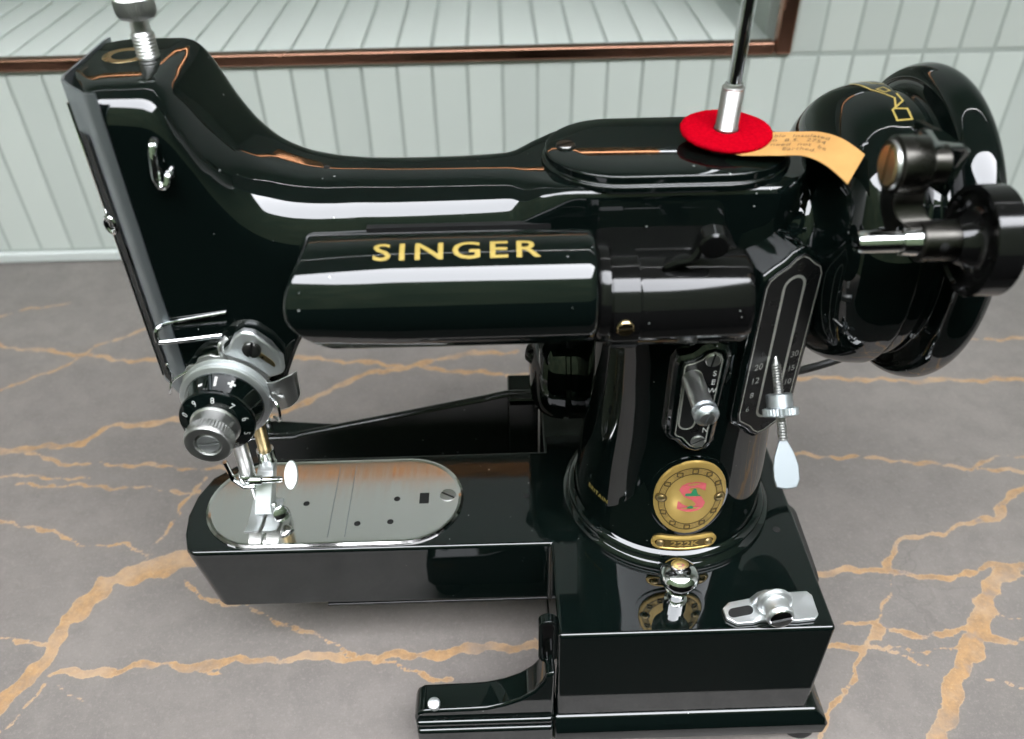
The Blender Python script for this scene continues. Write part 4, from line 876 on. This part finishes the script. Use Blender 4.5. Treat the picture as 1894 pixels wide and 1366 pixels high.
# ---- bobbin winder
bwx = V((1, 0, 0))
mb = MB(); mb.lathe((9.95, 19.55, 24.75), bwx, [(0, .68), (.05, .74), (.75, .74), (.8, .7), (.8, .5), (1.3, .5)], n=40); bw = put('bobbin_winder', mb, 'gunmetal', mc, smooth=40)
slot_screw('screw', (9.98, 19.55, 24.75), (-1, 0, 0), .53, .16, bw, 'brass', (0, .05, 1), slot=.09)
mb = MB(); mb.lathe((9.86, 19.55, 24.75), bwx, [(0, .60), (.12, .62)], n=36, caps=(False, False)); put('screw_seat', mb, 'nickel', bw)
pa = smooth_path([(0, 19.62, 25.0), (0, 19.75, 24.2), (0, 19.75, 23.6), (0, 19.5, 23.1), (0, 19.1, 22.85)], 6)
xl = pchip([0, .5, 1], [10.08, 10.2, 10.6]); ww = pchip([0, .45, .8, 1], [.62, .42, .42, .5])
A = []
for i, p in enumerate(pa):
    t = i/(len(pa)-1); d = (pa[min(i+1, len(pa)-1)]-pa[max(i-1, 0)]).normalized(); n_ = V((0, d.z, -d.y)); x0 = xl(t)
    A.append([V((x0, p.y, p.z))+n_*ww(t), V((x0+.75+.15*t, p.y, p.z))+n_*ww(t), V((x0+.75+.15*t, p.y, p.z))-n_*ww(t), V((x0, p.y, p.z))-n_*ww(t)])
mb = MB(); mb.loft(A); put('winder_arm', mb, 'gunmetal', bw, bevel=.1, smooth=50)
mb = MB(); mb.lathe((10.9, 19.0, 22.85), bwx, [(0, .5), (.06, .54), (1.25, .54), (1.3, .48)], n=36); hs = put('spindle_housing', mb, 'gunmetal', bw, bevel=.03)
mb = MB(); mb.lathe((11.4, 18.47, 22.95), (0, -1, .1), [(0, .12), (.012, .1)], n=14); put('oil_hole', mb, 'black', hs)
mb = MB(); mb.lathe((9.3, 19.0, 22.87), bwx, [(0, .12), (.03, .25), (.12, .29), (.2, .30), (1.12, .30), (1.14, .28), (1.16, .38), (1.62, .42), (1.66, .36)], n=10 if False else 28); put('spindle', mb, 'chrome', bw, smooth=40)
mb = MB(); mb.lathe((11.95, 19.0, 22.82), bwx, [(-.1, .58), (.12, .66), (.3, .8), (.38, .95), (.38, 1.22), (.30, 1.30), (.30, 1.43), (.33, 1.46), (1.04, 1.46), (1.08, 1.42), (1.08, .3)], n=64); put('winder_pulley', mb, 'satin', bw, smooth=35)
mb = MB(); mb.loft([[(10.75, 19.7, 24.35), (10.75, 19.3, 25.25), (10.75, 20.2, 25.5), (10.75, 20.6, 24.6)], [(11.7, 19.9, 24.1), (11.7, 19.5, 25.2), (11.7, 20.9, 25.1), (11.7, 21.2, 23.9)], [(12.3, 20.6, 23.2), (12.3, 20.2, 24.8), (11.6, 22.4, 24.9), (11.9, 22.0, 23.2)]]); put('winder_boss', mb, 'enamel', bw, bevel=.25, seg=4, smooth=60)

# ================================================================== LOOSE THINGS
# red felt pad on the spool pin
mb = MB(); rs = random.Random(11); n = 120
def wob(k, s): return [1+.008*math.sin(3*i*2*pi/n+s)+rs.uniform(-.012, .012)*k for i in range(n)]
tilt = lambda x, y, z: (7.03+x, 24.5+y, 23.60+z+.055*y-.01*x)
secs = []
for r_, z_, k in ((.40, .02, 0), (1.2, .0, .2), (1.37, .02, 1), (1.40, .08, 1), (1.37, .145, 1), (1.28, .17, .3), (.8, .18, 0), (.40, .175, 0)):
    wv = wob(k, 1.); secs.append([tilt(r_*wv[i]*math.cos(2*pi*i/n), r_*wv[i]*math.sin(2*pi*i/n), z_) for i in range(n)])
mb.loft(secs, caps=(False, False)); bmesh.ops.recalc_face_normals(mb.bm, faces=mb.bm.faces)
o = put('felt_pad', mb, 'felt', None, smooth=80); o['label'] = 'round red felt pad threaded over the chrome spool pin'; o['category'] = 'felt pad'
# paper tag held under the felt
tag = thing('paper_tag', 'buff paper tag with printed notice tucked under the red felt pad', 'paper tag', (8.5, 24, 23.5))
def bez(P, t):
    k = len(P)-1; f = t*k; i = min(int(f), k-1); f -= i
    a, b, c, d = (V(P[j]) for j in (max(i-1, 0), i, i+1, min(i+2, k)))
    return .5*((2*b)+(c-a)*f+(2*a-5*b+4*c-d)*f*f+(3*b-a-3*c+d)*f**3)
T_E = [(7.3, 24.8, 23.56), (7.9, 24.7, 23.56), (8.5, 24.6, 23.57), (9.2, 24.5, 23.60), (9.82, 24.1, 23.74), (10.22, 23.3, 23.84), (10.55, 22.4, 23.76)]
B_E = [(6.85, 23.45, 23.52), (7.1, 23.1, 23.53), (7.6, 23.0, 23.54), (8.3, 22.9, 23.57), (8.95, 22.7, 23.62), (9.38, 22.05, 23.6), (9.72, 21.2, 23.44)]
def tagpt(u, v, w_=0.):
    """u 0..1 along the strip from the pin, v 0..1 across"""
    q = bez(T_E, u).lerp(bez(B_E, u), 1-v); q.z += w_; return q
def tagsurf(): 
    mb = MB(); nu, nv = 36, 5; rows = []
    for w_ in (0, -.02):
        rows.append([[mb.bm.verts.new(tagpt(i/nu, j/nv, w_)) for j in range(nv+1)] for i in range(nu+1)])
    for r_ in rows:
        for i in range(nu):
            for j in range(nv): mb.face((r_[i][j], r_[i+1][j], r_[i+1][j+1], r_[i][j+1]))
    T, B = rows
    for i in range(nu): mb.face((T[i][0], B[i][0], B[i+1][0], T[i+1][0])); mb.face((T[i][nv], T[i+1][nv], B[i+1][nv], B[i][nv]))
    for j in range(nv): mb.face((T[0][j], T[0][j+1], B[0][j+1], B[0][j])); mb.face((T[nu][j], B[nu][j], B[nu][j+1], T[nu][j+1]))
    return mb
put('paper', tagsurf(), 'paper', tag, smooth=60)
for k, (s_, u0) in enumerate((('Double  Insulated', .50), ('to  B.S.  2754', .55), ('need  not  be', .58), ('Earthed.', .60))):
    lettering('lettering', s_, lambda u, v, k=k, u0=u0: tagpt(u0+u/5.1, .80-.185*k+v/1.62, .012), 'ink', tag, .29, 1.12, 1.1, .0, step=.1)
